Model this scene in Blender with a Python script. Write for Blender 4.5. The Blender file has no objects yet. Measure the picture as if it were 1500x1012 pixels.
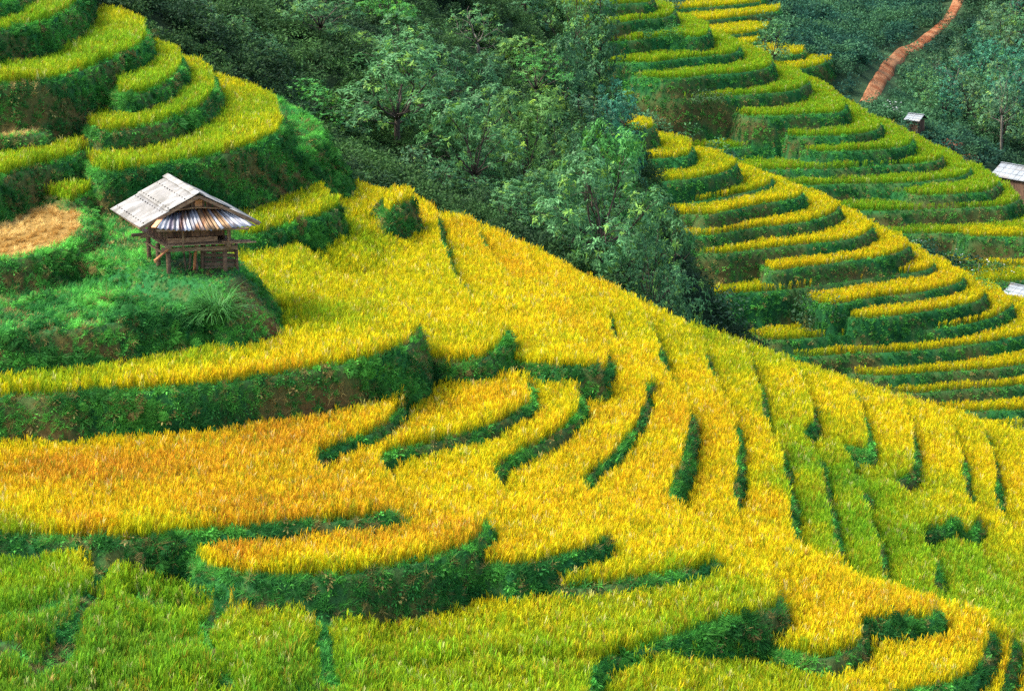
import bpy, math, random
import numpy as np
random.seed(7); RNG = np.random.default_rng(7)
R_ = math.radians
scene = bpy.context.scene
COL = scene.collection

# ------------------------------------------------------------------ camera model (photo pixels 1500 x 1012)
F = 3383.0; PITCH = R_(15.0); CU, CV = 750.0, 506.0
SP, CP = math.sin(PITCH), math.cos(PITCH)
def ray(u, v):
    a = (u - CU) / F; b = (v - CV) / F
    return np.array([a, CP - b * SP, -SP - b * CP])
def unp(u, v, z):
    d = ray(u, v); t = z / d[2]
    return d[0] * t, d[1] * t
def proj(x, y, z):
    dep = y * CP - z * SP
    up = y * SP + z * CP
    return CU + F * x / dep, CV - F * up / dep, dep
def z_at(D, v):
    return -D * math.tan(PITCH + math.atan((v - CV) / F))
def at(u, v, D):                       # ground point seen at pixel (u, v) at horizontal distance D
    z = z_at(D, v); x, y = unp(u, v, z)
    return x, y, z

# ------------------------------------------------------------------ noise
_tab = np.random.default_rng(3).random((256, 256)).astype(np.float32)
def vnoise(x, y):
    xi = np.floor(x).astype(np.int64); yi = np.floor(y).astype(np.int64)
    fx = x - xi; fy = y - yi
    fx = fx * fx * (3 - 2 * fx); fy = fy * fy * (3 - 2 * fy)
    a = _tab[xi & 255, yi & 255]; b = _tab[(xi + 1) & 255, yi & 255]
    c = _tab[xi & 255, (yi + 1) & 255]; d = _tab[(xi + 1) & 255, (yi + 1) & 255]
    return (a * (1 - fx) + b * fx) * (1 - fy) + (c * (1 - fx) + d * fx) * fy
def fbm(x, y, s, o=3):
    t = 0; w = 0; a = 1.0
    for k in range(o):
        t = t + a * vnoise(x * s + 17.3 * k, y * s + 9.1 * k); w += a; a *= .55; s *= 2.1
    return t / w

# ------------------------------------------------------------------ terraces: each contour is the lip of one level
def W(x, y): return ('w', x, y)
def C(u, v): return (u, v, 'c')        # a point read at the top of the crop instead of at the lip
def smooth(P, n=3):
    P = np.array(P); m = len(P); out = []
    for i in range(m):
        p0, p1, p2, p3 = P[i - 1], P[i], P[(i + 1) % m], P[(i + 2) % m]
        L = np.linalg.norm(p2 - p1)
        k = 1 if L > 25 else max(1, min(n, int(L / .5)))
        # centripetal-like tangents, clamped
        t1 = (p2 - p0) * .5; t2 = (p3 - p1) * .5
        for t in (t1, t2):
            q = np.linalg.norm(t)
            if q > L: t *= L / q
        for j in range(k):
            s = j / k
            h = ((2*s**3-3*s**2+1), (s**3-2*s**2+s), (-2*s**3+3*s**2), (s**3-s**2))
            out.append(h[0]*p1 + h[1]*t1 + h[2]*p2 + h[3]*t2)
    return np.array(out)
def world_poly(pts, z, can=.45):
    out = []
    for p in pts:
        if p[0] == 'w': out.append((p[1], p[2]))
        elif len(p) == 3: out.append(unp(p[0], p[1], z + can))
        else: out.append(unp(p[0], p[1], z))
    return smooth(out)

CREST = []
SLABS_A = []   # (name, z, polygon, steep, rice?)
def A(name, z, pts, steep=4.5, rice=True):
    if name[0] == 'F' and name not in ('F6', 'F7') and name[-1] not in 'abc' and pts[-1][0] == 'w':   # the back edge follows the crest up to the next level
        k = max(i for i, p in enumerate(pts) if p[0] != 'w'); head = list(pts[:k + 1]); own = pts[k]
        if name == 'F2': head += [C(606, 288), C(566, 266)]
        elif name != 'F1' and CREST: head += [C(CREST[-1][0] - 4, CREST[-1][1] + 3)]
        CREST.append(own)
        q = head[-1]; lx, ly = unp(q[0], q[1], z + .45)
        pts = head + [W(lx - 2.5, ly + .2), W(-60, ly + .3), W(-60, 45)]
    SLABS_A.append((name, z, world_poly(pts, z), steep, rice))

BK = [W(-22, 112), W(-60, 112), W(-60, 70)]
A('T0', -10.9, [(-250, 60), (-60, 25), (0, 9), (25, 4), (40, -8), (45, -25), W(-25, 98), W(-60, 98), W(-60, 70)])
A('T1', -11.7, [(-250, 95), (-80, 66), (0, 51), (50, 41), (84, 30), (112, 14), (124, 0), (126, -14), (110, -30), W(-28, 104), W(-60, 104), W(-60, 70)])
A('T2', -13.2, [(-250, 150), (-80, 134), (0, 128), (50, 125), (100, 117), (151, 97), (195, 80), (214, 68), (218, 52), (208, 40), (188, 31), (168, 27)] + BK)
A('T3', -14.2, [(150, 128), (166, 144), (188, 147), (215, 140), (242, 129), (265, 112), (273, 97), (262, 85), (242, 79)] + BK[:2] + [W(-60, 92)])
A('T4', -15.1, [(105, 172), (124, 192), (151, 201), (188, 196), (235, 186), (279, 172), (309, 152), (320, 131), (312, 115), (292, 102), (275, 99)] + BK[:2] + [W(-60, 92)])
A('T5', -16.1, [(95, 230), (128, 251), (151, 261), (181, 258), (235, 248), (286, 239), (336, 229), (376, 218), (407, 204), (418, 191), (414, 175), (403, 156), (376, 142), (343, 131), (322, 124)] + BK[:2] + [W(-60, 96)])
A('mound', -17.0, [(95, 252), (180, 268), (260, 258), (330, 246), (390, 235), (435, 226), (462, 210), (470, 192), (458, 176), (438, 162), (410, 148), (385, 136), (345, 125), (322, 120)] + BK[:2] + [W(-60, 96)], 2.0, False)
A('T6b', -14.9, [(-250, 230), (-60, 208), (0, 204), (30, 201), (60, 198), (75, 190), (80, 175), W(-25, 100), W(-60, 100), W(-60, 75)], 3.5, False)
A('T6', -15.75, [(-250, 330), (-60, 290), (0, 270), (20, 260), (50, 250), (97, 241), (114, 234), (126, 226), (146, 222), (152, 212), W(-20, 100), W(-60, 100), W(-60, 75)])
A('T7', -16.85, [(-250, 330), (0, 302), (45, 294), (84, 299), (97, 306), (120, 296), (150, 284), (165, 272), W(-18, 100), W(-60, 100), W(-60, 75)])
A('T8', -17.0, [(-250, 395), (-60, 387), (0, 384), (50, 376), (92, 365), (119, 353), (137, 335), (130, 308), (110, 295), W(-18, 98), W(-60, 98), W(-60, 72)], 2.0, False)
A('K1', -17.5, [(-250, 412), (0, 404), (60, 398), (112, 382), (150, 384), (190, 394), (240, 404), (290, 412), (330, 418), (346, 410), (349, 396), (340, 380), (300, 360), (230, 345), (180, 325), (160, 300), W(-16, 96), W(-60, 96), W(-60, 72)], 1.4, False)
A('K2', -18.1, [(-250, 508), (0, 490), (60, 487), (120, 481), (180, 472), (240, 462), (290, 454), (330, 442), (356, 432), (370, 420), (372, 405), (355, 390), (330, 370), (230, 352), (150, 340), W(-18, 94), W(-60, 94), W(-60, 72)], 2.2, False)
A('H', -18.7, [(300, 330), (350, 352), (390, 347), (440, 331), (478, 319), (494, 312), (496, 303), C(488, 290), C(482, 270), C(470, 240), W(-10, 100), W(-60, 104), W(-60, 84)])
A('F1b', -19.5, [(430, 348), (460, 338), (480, 328), (494, 312), (500, 298), (492, 284), (480, 270), C(472, 258), W(-14.8, 99.5), W(-60, 102), W(-60, 90)], .38)
A('notch', -19.25, [(556, 304), (563, 316), (570, 318), (586, 308), (603, 301), (608, 297), (598, 290), (575, 290)])
A('F1', -19.6, [(-250, 596), (0, 588), (50, 587), (150, 582), (300, 572), (400, 556), (500, 541), (560, 529), (600, 508), (618, 484), C(606, 462), C(575, 444), C(540, 430), C(505, 408), C(470, 378), C(430, 350), C(390, 330), W(-14, 92), W(-60, 100), W(-60, 66)])
A('F2', -20.8, [(560, 520), (610, 530), (640, 535), (665, 538), (700, 535), (725, 523), (740, 509), (749, 490), C(736, 468), C(715, 448), C(686, 424), C(668, 395), C(655, 360), C(648, 332), C(640, 306), W(-9, 103), W(-60, 103), W(-60, 72)])
A('F3', -21.6, [(640, 530), (720, 538), (768, 542), (800, 545), (850, 545), (881, 543), C(879, 522), C(855, 498), C(820, 470), C(782, 440), C(745, 400), C(712, 360), C(694, 322), W(-6, 101), W(-60, 101), W(-60, 72)])
A('F6', -21.2, [(-250, 800), (0, 794), (100, 797), (200, 798), (300, 789), (400, 780), (500, 770), (580, 759), (606, 752), C(585, 735), C(530, 710), C(480, 690), (471, 672), (500, 660), (534, 647), (567, 632), (584, 614), (590, 596), W(-20, 75), W(-60, 75), W(-60, 58)])
A('F7', -21.75, [(-250, 788), (200, 792), (276, 815), (288, 838), (350, 851), (430, 854), (500, 850), (600, 834), (660, 819), (688, 808), (712, 788), (716, 768), C(680, 742), C(630, 718), C(574, 698), (566, 678), (587, 668), (618, 660), (668, 647), (718, 632), (762, 612), (782, 597), (779, 585), (765, 565), W(-10, 78), W(-60, 78), W(-60, 58)])
A('F4', -22.35, [(-250, 790), (500, 806), (650, 812), (698, 836), (750, 840), (800, 832), (850, 820), (885, 808), (898, 793), C(860, 770), C(800, 745), C(742, 719), (733, 697), (749, 679), (779, 662), (809, 649), (836, 628), (854, 602), (851, 581), (845, 564), (862, 552), C(888, 538), C(893, 515), C(872, 482), C(835, 442), C(795, 402), C(765, 362), C(748, 346), W(-1, 99), W(-60, 99), W(-60, 60)])
A('F5', -22.95, [(-250, 800), (600, 815), (720, 836), (784, 864), (850, 868), (950, 854), (1030, 842), (1050, 829), C(1040, 800), C(960, 752), C(863, 716), (870, 702), (900, 677), (935, 632), (950, 592), (946, 576), C(958, 552), C(935, 525), C(905, 494), C(896, 465), C(884, 440), C(860, 412), C(838, 391), W(1, 98), W(-60, 98), W(-60, 60)])
A('F12', -23.4, [(-250, 1200), (700, 1150), (850, 1070), (872, 1015), (880, 990), (892, 974), (920, 964), (1000, 939), (1060, 920), (1110, 910), (1144, 895), (1136, 870), C(1090, 800), C(989, 732), (1000, 700), (1012, 650), (1015, 611), C(1010, 588), C(990, 560), C(972, 528), C(966, 492), C(948, 458), C(925, 434), W(4, 97), W(-60, 97), W(-60, 50)])
A('F9b', -22.65, [(95, 975), (118, 915), (150, 880), (166, 850), (175, 830), (290, 828), (334, 856), (338, 882), (316, 908), (302, 938), (318, 972), (250, 1000), (150, 1005)], .35)
A('F9a', -21.9, [(-250, 985), (-60, 960), (20, 945), (70, 925), (110, 895), (135, 868), (156, 842), (160, 815), (150, 780), (-250, 770)], .35)
A('F9c', -22.8, [(325, 1010), (316, 960), (326, 915), (350, 880), (400, 868), (440, 875), (468, 900), (476, 930), (480, 965), (460, 1010)], .4)
A('F15b', -24.0, [(300, 1250), (600, 1050), (800, 1012), (870, 1002), (930, 992), (985, 988), (1005, 1012), (985, 1080), (900, 1250)], .3)
A('F14', -24.3, [(-250, 1140), (700, 1100), (900, 1010), (1040, 930), (1090, 935), (1110, 953), (1138, 962), (1183, 970), (1212, 972), (1244, 962), (1267, 949), (1262, 929), (1276, 916), (1305, 921), (1346, 916), (1374, 913), (1384, 900), C(1330, 870), C(1200, 815), C(1085, 748), (1085, 690), (1083, 640), C(1073, 600), C(1055, 568), C(1044, 540), C(1034, 505), C(1010, 478), C(992, 466), W(7, 96), W(-60, 96), W(-60, 50)])
A('F15', -25.0, [(-250, 1400), (800, 1400), (1180, 1080), (1350, 1022), (1410, 1009), (1438, 987), (1453, 962), (1458, 936), (1440, 912), C(1380, 880), C(1300, 855), C(1204, 828), C(1168, 787), C(1164, 734), C(1154, 690), C(1143, 645), C(1121, 612), C(1120, 586), C(1109, 545), C(1095, 513), C(1078, 494), W(9.5, 95), W(-60, 95), W(-60, 45)])
A('F16', -25.7, [(-250, 1500), (1200, 1400), (1440, 1110), (1476, 1014), (1489, 962), (1486, 935), C(1440, 903), C(1350, 872), C(1252, 840), C(1232, 800), C(1222, 751), C(1210, 694), C(1200, 661), C(1176, 628), C(1196, 610), C(1190, 588), C(1178, 558), C(1155, 522), W(11.5, 94), W(-60, 94), W(-60, 45)])
A('F17', -26.4, [(-250, 1600), (1250, 1500), (1560, 1100), (1560, 1000), (1525, 930), C(1420, 890), C(1314, 865), C(1301, 844), C(1293, 800), C(1281, 759), C(1266, 726), C(1273, 709), C(1261, 698), C(1248, 669), C(1236, 645), C(1275, 653), C(1272, 620), C(1258, 583), C(1236, 550), W(13.8, 93), W(-60, 93), W(-60, 45)])
A('F18', -27.1, [(-250, 1700), (1300, 1600), (1700, 1150), (1680, 1020), (1580, 950), C(1490, 905), C(1388, 871), C(1375, 828), C(1362, 795), C(1350, 776), (1399, 773), (1396, 759), C(1340, 728), C(1309, 697), C(1340, 684), C(1345, 650), C(1333, 610), C(1304, 574), W(15.8, 92.5), W(-60, 92.5), W(-60, 45)])
A('F19', -27.8, [(-250, 1800), (1400, 1700), (1800, 1200), (1780, 1050), (1650, 960), (1505, 880), C(1489, 865), C(1456, 836), C(1432, 804), C(1410, 789), C(1436, 756), C(1424, 735), C(1420, 703), C(1415, 670), C(1403, 638), C(1374, 594), W(17.8, 92), W(-60, 92), W(-60, 45)])
A('F20', -28.5, [(-250, 1900), (1500, 1800), (1900, 1250), (1850, 1080), (1720, 960), (1600, 870), (1510, 800), C(1485, 775), C(1466, 742), C(1465, 690), C(1453, 653), C(1432, 611), W(19.6, 91), W(-60, 91), W(-60, 45)])
A('F21', -29.2, [(-250, 2000), (1600, 1900), (2000, 1250), (1950, 1000), (1750, 850), (1620, 760), C(1560, 700), C(1535, 660), C(1515, 632), W(22.6, 90), W(-60, 90), W(-60, 45)])
A('F22', -30.0, [(-250, 2100), (1700, 2000), (2200, 1250), (2150, 1000), (1900, 830), (1750, 740), C(1660, 690), C(1600, 650), W(26, 89), W(-60, 89), W(-60, 45)])

SLABS_B = []
def B(name, D, vref, pts, left=14., back=20., steep=4.0, rice=True, fold='l'):
    z = z_at(D, vref)
    P = world_poly(pts, z, .55)
    x0, y0 = unp(pts[0][0], pts[0][1], z); x1, y1 = unp(pts[-1][0], pts[-1][1], z)
    q = list(pts) + [W(x1 - 6, y1 + 1), W(x0 - left + 1, max(y0, y1) + back), W(x0 - left, y0 + 1.5)]
    SLABS_B.append((name, z, world_poly(q, z, .55), steep, rice))
_b1 = [
 [(800, 185), (844, 179), (868, 181), (901, 172), (905, 164), C(893, 156), C(870, 156)],
 [(850, 205), (922, 196), (942, 193), (957, 189), (959, 183), C(935, 172)],
 [(860, 240), (985, 233), (1002, 233), (1014, 223), (1013, 213), C(996, 200), C(969, 194)],
 [(880, 272), (989, 266), (1019, 263), (1053, 256), (1073, 250), (1081, 241), C(1071, 231), C(1049, 221), C(1019, 216)],
 [(900, 300), (985, 295), (1019, 297), (1053, 292), (1096, 283), (1123, 275), (1133, 265), C(1127, 254), C(1103, 246), C(1083, 240)],
 [(900, 322), (1012, 316), (1036, 317), (1070, 310), (1120, 300), (1167, 292), (1180, 283), C(1170, 273), C(1150, 263), C(1130, 256)],
 [(920, 352), (1017, 348), (1050, 345), (1101, 336), (1151, 331), (1195, 324), (1222, 314), (1231, 304), C(1222, 294), C(1205, 284), C(1182, 275)],
 [(1000, 372), (1040, 373), (1067, 373), (1118, 366), (1168, 361), (1218, 356), (1262, 348), (1280, 336), C(1280, 327), C(1269, 318), C(1252, 309), C(1232, 302)],
 [(1105, 388), (1129, 398), (1161, 395), (1202, 390), (1252, 383), (1296, 378), (1322, 370), (1334, 361), C(1331, 353), C(1316, 342), C(1299, 335), C(1280, 328)],
 [(930, 442), (1000, 437), (1050, 434), (1101, 430), (1168, 425), (1218, 417), (1269, 410), (1319, 403), (1356, 398), (1372, 390), C(1370, 380), C(1356, 367), C(1336, 356)],
 [(1170, 436), (1195, 445), (1218, 449), (1269, 439), (1336, 432), (1386, 422), (1410, 414), (1413, 405), C(1396, 389), C(1375, 376)],
 [(1215, 456), (1245, 467), (1286, 467), (1336, 461), (1386, 454), (1430, 444), (1446, 434), C(1445, 423), C(1430, 409), C(1409, 396)],
 [(1090, 492), (1124, 499), (1168, 498), (1235, 493), (1302, 489), (1370, 484), (1420, 476), (1464, 464), (1483, 451), C(1484, 440), C(1470, 426), C(1446, 412)],
 [(1100, 524), (1151, 523), (1202, 523), (1269, 519), (1336, 516), (1403, 509), (1470, 499), (1530, 486), (1570, 470), C(1560, 452), C(1530, 440)],
 [(1230, 548), (1272, 551), (1319, 551), (1386, 546), (1437, 543), (1500, 536), (1570, 522), (1610, 505), C(1600, 485)],
 [(1250, 576), (1309, 577), (1353, 577), (1420, 571), (1500, 566), (1600, 550), (1650, 530), C(1640, 515)],
 [(1300, 598), (1366, 600), (1403, 605), (1454, 603), (1500, 602), (1600, 588), (1680, 560), C(1670, 545)],
 [(1350, 628), (1454, 628), (1500, 626), (1600, 612), (1700, 585), C(1690, 570)],
]
_ref = [178, 194, 232, 258, 292, 306, 335, 362, 389, 420, 438, 461, 490, 517, 548, 575, 603, 627]
for i, p in enumerate(_b1):
    B('m%d' % i, 274 - 1.75 * i, _ref[i], p, left=(5. if i in (8, 10, 11, 12) else 22.))
B('ms1', 258.6, 392, [(960, 400), (1000, 395), (1036, 390), (1044, 382), C(1030, 376)], left=18)
B('ms2', 255.2, 456, [(920, 472), (950, 469), (1000, 466), (1067, 462), (1134, 454), (1157, 447), (1160, 440), C(1150, 436)], left=18)
B('ms3', 252.6, 490, [(1020, 482), (1050, 487), (1085, 489), (1112, 487), (1118, 480), C(1112, 474)], left=10)
_b2 = [
 (5, [(880, 9), (900, 8), (928, 6), (952, 4), (958, -4), C(950, -10)]),
 (30, [(870, 40), (900, 36), (935, 31), (969, 28), (987, 23), (988, 13), C(969, 4), C(955, 0)]),
 (57, [(870, 66), (898, 63), (935, 60), (969, 56), (1000, 56), (1023, 56), (1039, 50), (1038, 40), C(1022, 28), C(996, 20)]),
 (86, [(890, 93), (915, 93), (952, 93), (1002, 87), (1053, 83), (1080, 78), (1086, 70), C(1076, 59), C(1052, 46)]),
 (108, [(905, 110), (939, 115), (986, 117), (1036, 112), (1086, 108), (1123, 102), (1133, 94), C(1127, 80), C(1103, 68), C(1082, 62)]),
 (140, [(890, 144), (932, 145), (986, 147), (1036, 144), (1103, 140), (1164, 134), (1185, 123), C(1184, 113), C(1164, 99), C(1133, 90)]),
 (168, [(1070, 166), (1091, 171), (1134, 172), (1185, 169), (1232, 166), (1241, 155), C(1235, 143), C(1215, 126), C(1189, 115)]),
 (198, [(1140, 195), (1158, 201), (1202, 201), (1252, 199), (1286, 192), (1293, 183), C(1282, 172), C(1262, 157), C(1241, 147)]),
 (220, [(1165, 216), (1185, 223), (1235, 223), (1286, 221), (1329, 216), (1340, 205), C(1333, 197), C(1316, 183), C(1292, 174)]),
 (246, [(1060, 250), (1084, 250), (1151, 250), (1235, 248), (1302, 243), (1363, 240), (1382, 232), C(1380, 222), C(1360, 207), C(1337, 196)]),
 (269, [(1130, 270), (1168, 273), (1235, 271), (1319, 270), (1370, 265), (1410, 260), (1424, 250), C(1417, 238), C(1400, 225), C(1381, 216)]),
 (285, [(1320, 283), (1343, 288), (1386, 287), (1437, 283), (1457, 277), (1466, 267), C(1454, 254), C(1424, 238)]),
 (308, [(1200, 305), (1232, 310), (1302, 310), (1370, 308), (1437, 305), (1477, 302), (1497, 292), C(1494, 285), C(1464, 262)]),
 (347, [(1395, 343), (1422, 348), (1460, 348), (1500, 349), (1580, 344), (1600, 330), C(1590, 318)]),
 (389, [(1340, 386), (1376, 389), (1430, 390), (1500, 391), (1580, 386), (1600, 372), C(1590, 360)]),
]
for i, (vr, p) in enumerate(_b2):
    B('n%d' % i, 342 - 2.6 * i - (3 if i > 12 else 0), vr, p, left=(6. if i in (6, 7, 8, 11) else 22.))
B('ns1', 327.5, 190, [(930, 192), (959, 193), (1019, 191), (1086, 188), (1120, 185), (1128, 178), C(1115, 174)], left=20)
B('ns2', 323.5, 216, [(990, 218), (1016, 219), (1086, 218), (1137, 214), (1170, 211), (1175, 204), C(1160, 201)], left=20)
B('ns3', 294.0, 418, [(1430, 416), (1455, 416), (1500, 412), (1560, 405), C(1550, 394)], left=10)
_b3 = [
 (392, 15, [(960, 18), (975, 16), (1050, 11), (1112, 4), (1120, -4), C(1100, -8)]),
 (386, 32, [(985, 34), (1005, 33), (1040, 31), (1100, 24), (1138, 19), (1142, 13), C(1128, 10)]),
 (380, 51, [(1030, 55), (1050, 54), (1094, 50), (1125, 43), (1128, 38), C(1115, 34)]),
 (376, 67, [(1060, 71), (1085, 69), (1108, 64), (1112, 58), C(1100, 56)]),
 (372, 81, [(1130, 84), (1148, 83), (1175, 80), (1179, 73), C(1168, 69)]),
 (367, 101, [(1130, 106), (1155, 105), (1188, 100), (1216, 91), (1218, 86), C(1208, 83)]),
]
for i, (D, vr, p) in enumerate(_b3):
    B('o%d' % i, D, vr, p, left=10, back=12)

# ------------------------------------------------------------------ base ground (thin-plate surface through known points)
CTRL = []
def cp(u, v, D): CTRL.append(at(u, v, D))
for c in [(250, 20, 112), (420, 130, 116), (500, 225, 113), (600, 288, 108), (700, 330, 106), (800, 388, 104), (900, 446, 102),
           (700, 100, 150), (600, 0, 190), (400, 0, 150), (850, 50, 205), (850, 150, 172), (900, 250, 150),
          (950, 350, 142), (750, 260, 122), (250, -120, 150),
          (1262, 160, 366), (1400, 0, 470), (1500, 250, 374), (1500, 100, 420), (1100, 0, 420), (1200, 90, 378), (1330, 180, 352),
          (1480, 288, 342), (1490, 475, 286), (1500, -60, 520), (900, 0, 385), (1050, 60, 384), (1420, 215, 362)]: cp(*c)
CTRL += [(-40, 60, -27), (-15, 60, -27), (10, 60, -31), (40, 55, -38), (-40, 85, -22), (-20, 85, -23), (0, 85, -27), (20, 88, -34), (40, 85, -40), (-45, 105, -15),
         (30, 110, -42), (45, 120, -50), (9, 116, -34), (12, 130, -43), (16, 115, -39), (22, 115, -43), (8.5, 160, -41), (8.5, 118, -33), (9, 140, -41), (10, 165, -47), (15, 180, -52), (25, 200, -70), (8, 95, -29.5), (12, 95, -32), (17, 94, -35), (22, 92, -38), (27, 92, -41), (30, 150, -48), (60, 160, -68), (20, 190, -52), (50, 200, -74), (15, 230, -68), (40, 235, -82), (75, 230, -86), (30, 265, -66), (55, 262, -76), (80, 260, -80), (0, 250, -56), (-30, 230, -36),
         (20, 320, -56), (50, 320, -67), (75, 310, -71), (95, 300, -72), (110, 330, -66), (20, 355, -50), (45, 365, -58),
         (-80, 140, -5), (-120, 100, 8), (-100, 220, -8), (-120, 350, 10), (0, 300, -45), (0, 420, -38), (0, 560, -20), (120, 480, -40), (200, 400, -30), (150, 250, -70), (120, 150, -68), (120, 60, -55), (220, 200, -50),
         (100, 620, -10), (-100, 560, 20), (0, 760, 60), (200, 760, 70), (-200, 760, 80), (260, 500, 20), (-260, 300, 60), (-200, 20, 10), (200, 20, -50), (0, 20, -38), (60, 20, -46), (-60, 20, -26)]
CT = np.array(CTRL)
def _U(r2): return r2 * np.log(r2 + 1e-9)
def _solve():
    n = len(CT); X = CT[:, :2] / 100.
    K = _U(((X[:, None] - X[None]) ** 2).sum(-1)) + np.eye(n) * .002
    P = np.c_[np.ones(n), X]
    M = np.zeros((n + 3, n + 3)); M[:n, :n] = K; M[:n, n:] = P; M[n:, :n] = P.T
    return np.linalg.solve(M, np.r_[CT[:, 2], 0, 0, 0])
_w = _solve()
def base(x, y):
    X = np.stack([np.asarray(x, float).ravel(), np.asarray(y, float).ravel()], 1) / 100.
    out = np.empty(len(X)); Q = CT[:, :2] / 100.
    for s in range(0, len(X), 20000):
        c = X[s:s + 20000]
        out[s:s + 20000] = _U(((c[:, None] - Q[None]) ** 2).sum(-1)) @ _w[:len(CT)] + _w[-3] + c @ _w[-2:]
    o = out.reshape(np.shape(x))
    return o + (fbm(np.asarray(x) + 500., np.asarray(y) + 500., .12) - .5) * 1.6

def sdf(px, py, poly):
    d2 = np.full(px.shape, 1e12); ins = np.zeros(px.shape, bool); n = len(poly)
    for i in range(n):
        ax, ay = poly[i]; bx, by = poly[(i + 1) % n]
        ex, ey = bx - ax, by - ay; L = ex * ex + ey * ey
        if L < 1e-9: continue
        wx = px - ax; wy = py - ay
        t = np.clip((wx * ex + wy * ey) / L, 0, 1)
        d2 = np.minimum(d2, (wx - t * ex) ** 2 + (wy - t * ey) ** 2)
        c = (ay <= py) != (by <= py)
        if ey != 0: ins ^= c & (px < ax + (py - ay) / ey * ex)
    d = np.sqrt(d2)
    return np.where(ins, d, -d)

class Grid:
    def __init__(s, x0, x1, y0, y1, h, slabs, lump, lipn):
        s.x0, s.y0, s.h = x0, y0, h
        s.nx = int((x1 - x0) / h) + 1; s.ny = int((y1 - y0) / h) + 1
        gx, gy = np.meshgrid(x0 + np.arange(s.nx) * h, y0 + np.arange(s.ny) * h, indexing='ij')
        s.gx, s.gy = gx, gy
        z = base(gx, gy); fid = np.full(gx.shape, -1); sd = np.full(gx.shape, -9.)
        wob = (fbm(gx + 300, gy + 300, lipn, 3) - .5)
        lum = fbm(gx + 90, gy + 40, 1.1, 3) - .5
        ox = np.zeros(gx.shape); oy = np.ones(gx.shape)
        for i, (n, sz, poly, steep, rice) in enumerate(slabs):
            lo, hi = poly.min(0) - 9, poly.max(0) + 9
            i0, i1 = max(0, int((lo[0] - x0) / h)), min(s.nx, int((hi[0] - x0) / h) + 1)
            j0, j1 = max(0, int((lo[1] - y0) / h)), min(s.ny, int((hi[1] - y0) / h) + 1)
            if i1 - i0 < 3 or j1 - j0 < 3: continue
            m = (slice(i0, i1), slice(j0, j1))
            q0 = sdf(gx[m], gy[m], poly); q = q0 + wob[m] * lump * 1.6
            st = steep * (1 + .7 * lum[m]); d = np.maximum(0, -q)
            fall = np.where(steep < 1, np.minimum(d, 4.0) * steep + np.maximum(0, d - 4.0) * 4.5, d * st)
            cand = sz - fall + np.where(q < 0, np.minimum(d, 1) * lum[m] * lump * 1.4, 0)
            # little earth bund along the lip
            cand = cand + np.where(rice, .10, 0) * np.exp(-((q - .12) / .16) ** 2)
            up = cand > z[m]
            nx_, ny_ = np.gradient(q0, h)
            for arr, val in ((z, cand), (fid, i), (sd, q), (ox, nx_), (oy, ny_)):
                arr[m] = np.where(up, val, arr[m])
        s.ox, s.oy = ox, oy
        s.z, s.fid, s.sd = z, fid, sd
        s.gradx, s.grady = np.gradient(z, h)
        s.slope = np.hypot(s.gradx, s.grady)
    def inside(s, x, y):
        return (x > s.x0) & (y > s.y0) & (x < s.x0 + (s.nx - 1) * s.h - 1e-6) & (y < s.y0 + (s.ny - 1) * s.h - 1e-6)
    def bil(s, arr, x, y):
        fx = (x - s.x0) / s.h; fy = (y - s.y0) / s.h
        i = np.clip(fx.astype(int), 0, s.nx - 2); j = np.clip(fy.astype(int), 0, s.ny - 2)
        a = fx - i; b = fy - j
        return (arr[i, j] * (1 - a) + arr[i + 1, j] * a) * (1 - b) + (arr[i, j + 1] * (1 - a) + arr[i + 1, j + 1] * a) * b
    def cell(s, x, y):
        return np.clip(((x - s.x0) / s.h).astype(int), 0, s.nx - 2), np.clip(((y - s.y0) / s.h).astype(int), 0, s.ny - 2)

GA = Grid(-30, 36, 44, 124, .16, SLABS_A, .15, .5)
GB = Grid(-8, 96, 205, 412, .36, SLABS_B, .3, .3)
def H(x, y):
    x = np.atleast_1d(np.asarray(x, float)); y = np.atleast_1d(np.asarray(y, float))
    z = base(x, y)
    for g in (GA, GB):
        m = g.inside(x, y)
        if m.any(): z[m] = g.bil(g.z, x[m], y[m])
    return z
_T = np.concatenate([np.arange(45, 140, .12), np.arange(140, 640, .5)])
def hit(u, v):
    d = ray(u, v); d = d / np.linalg.norm(d)
    p = d[None] * _T[:, None]
    z = H(p[:, 0], p[:, 1])
    k = np.argmax(p[:, 2] < z)
    if not (p[k, 2] < z[k]): return None
    return float(p[k, 0]), float(p[k, 1]), float(z[k])

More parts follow.
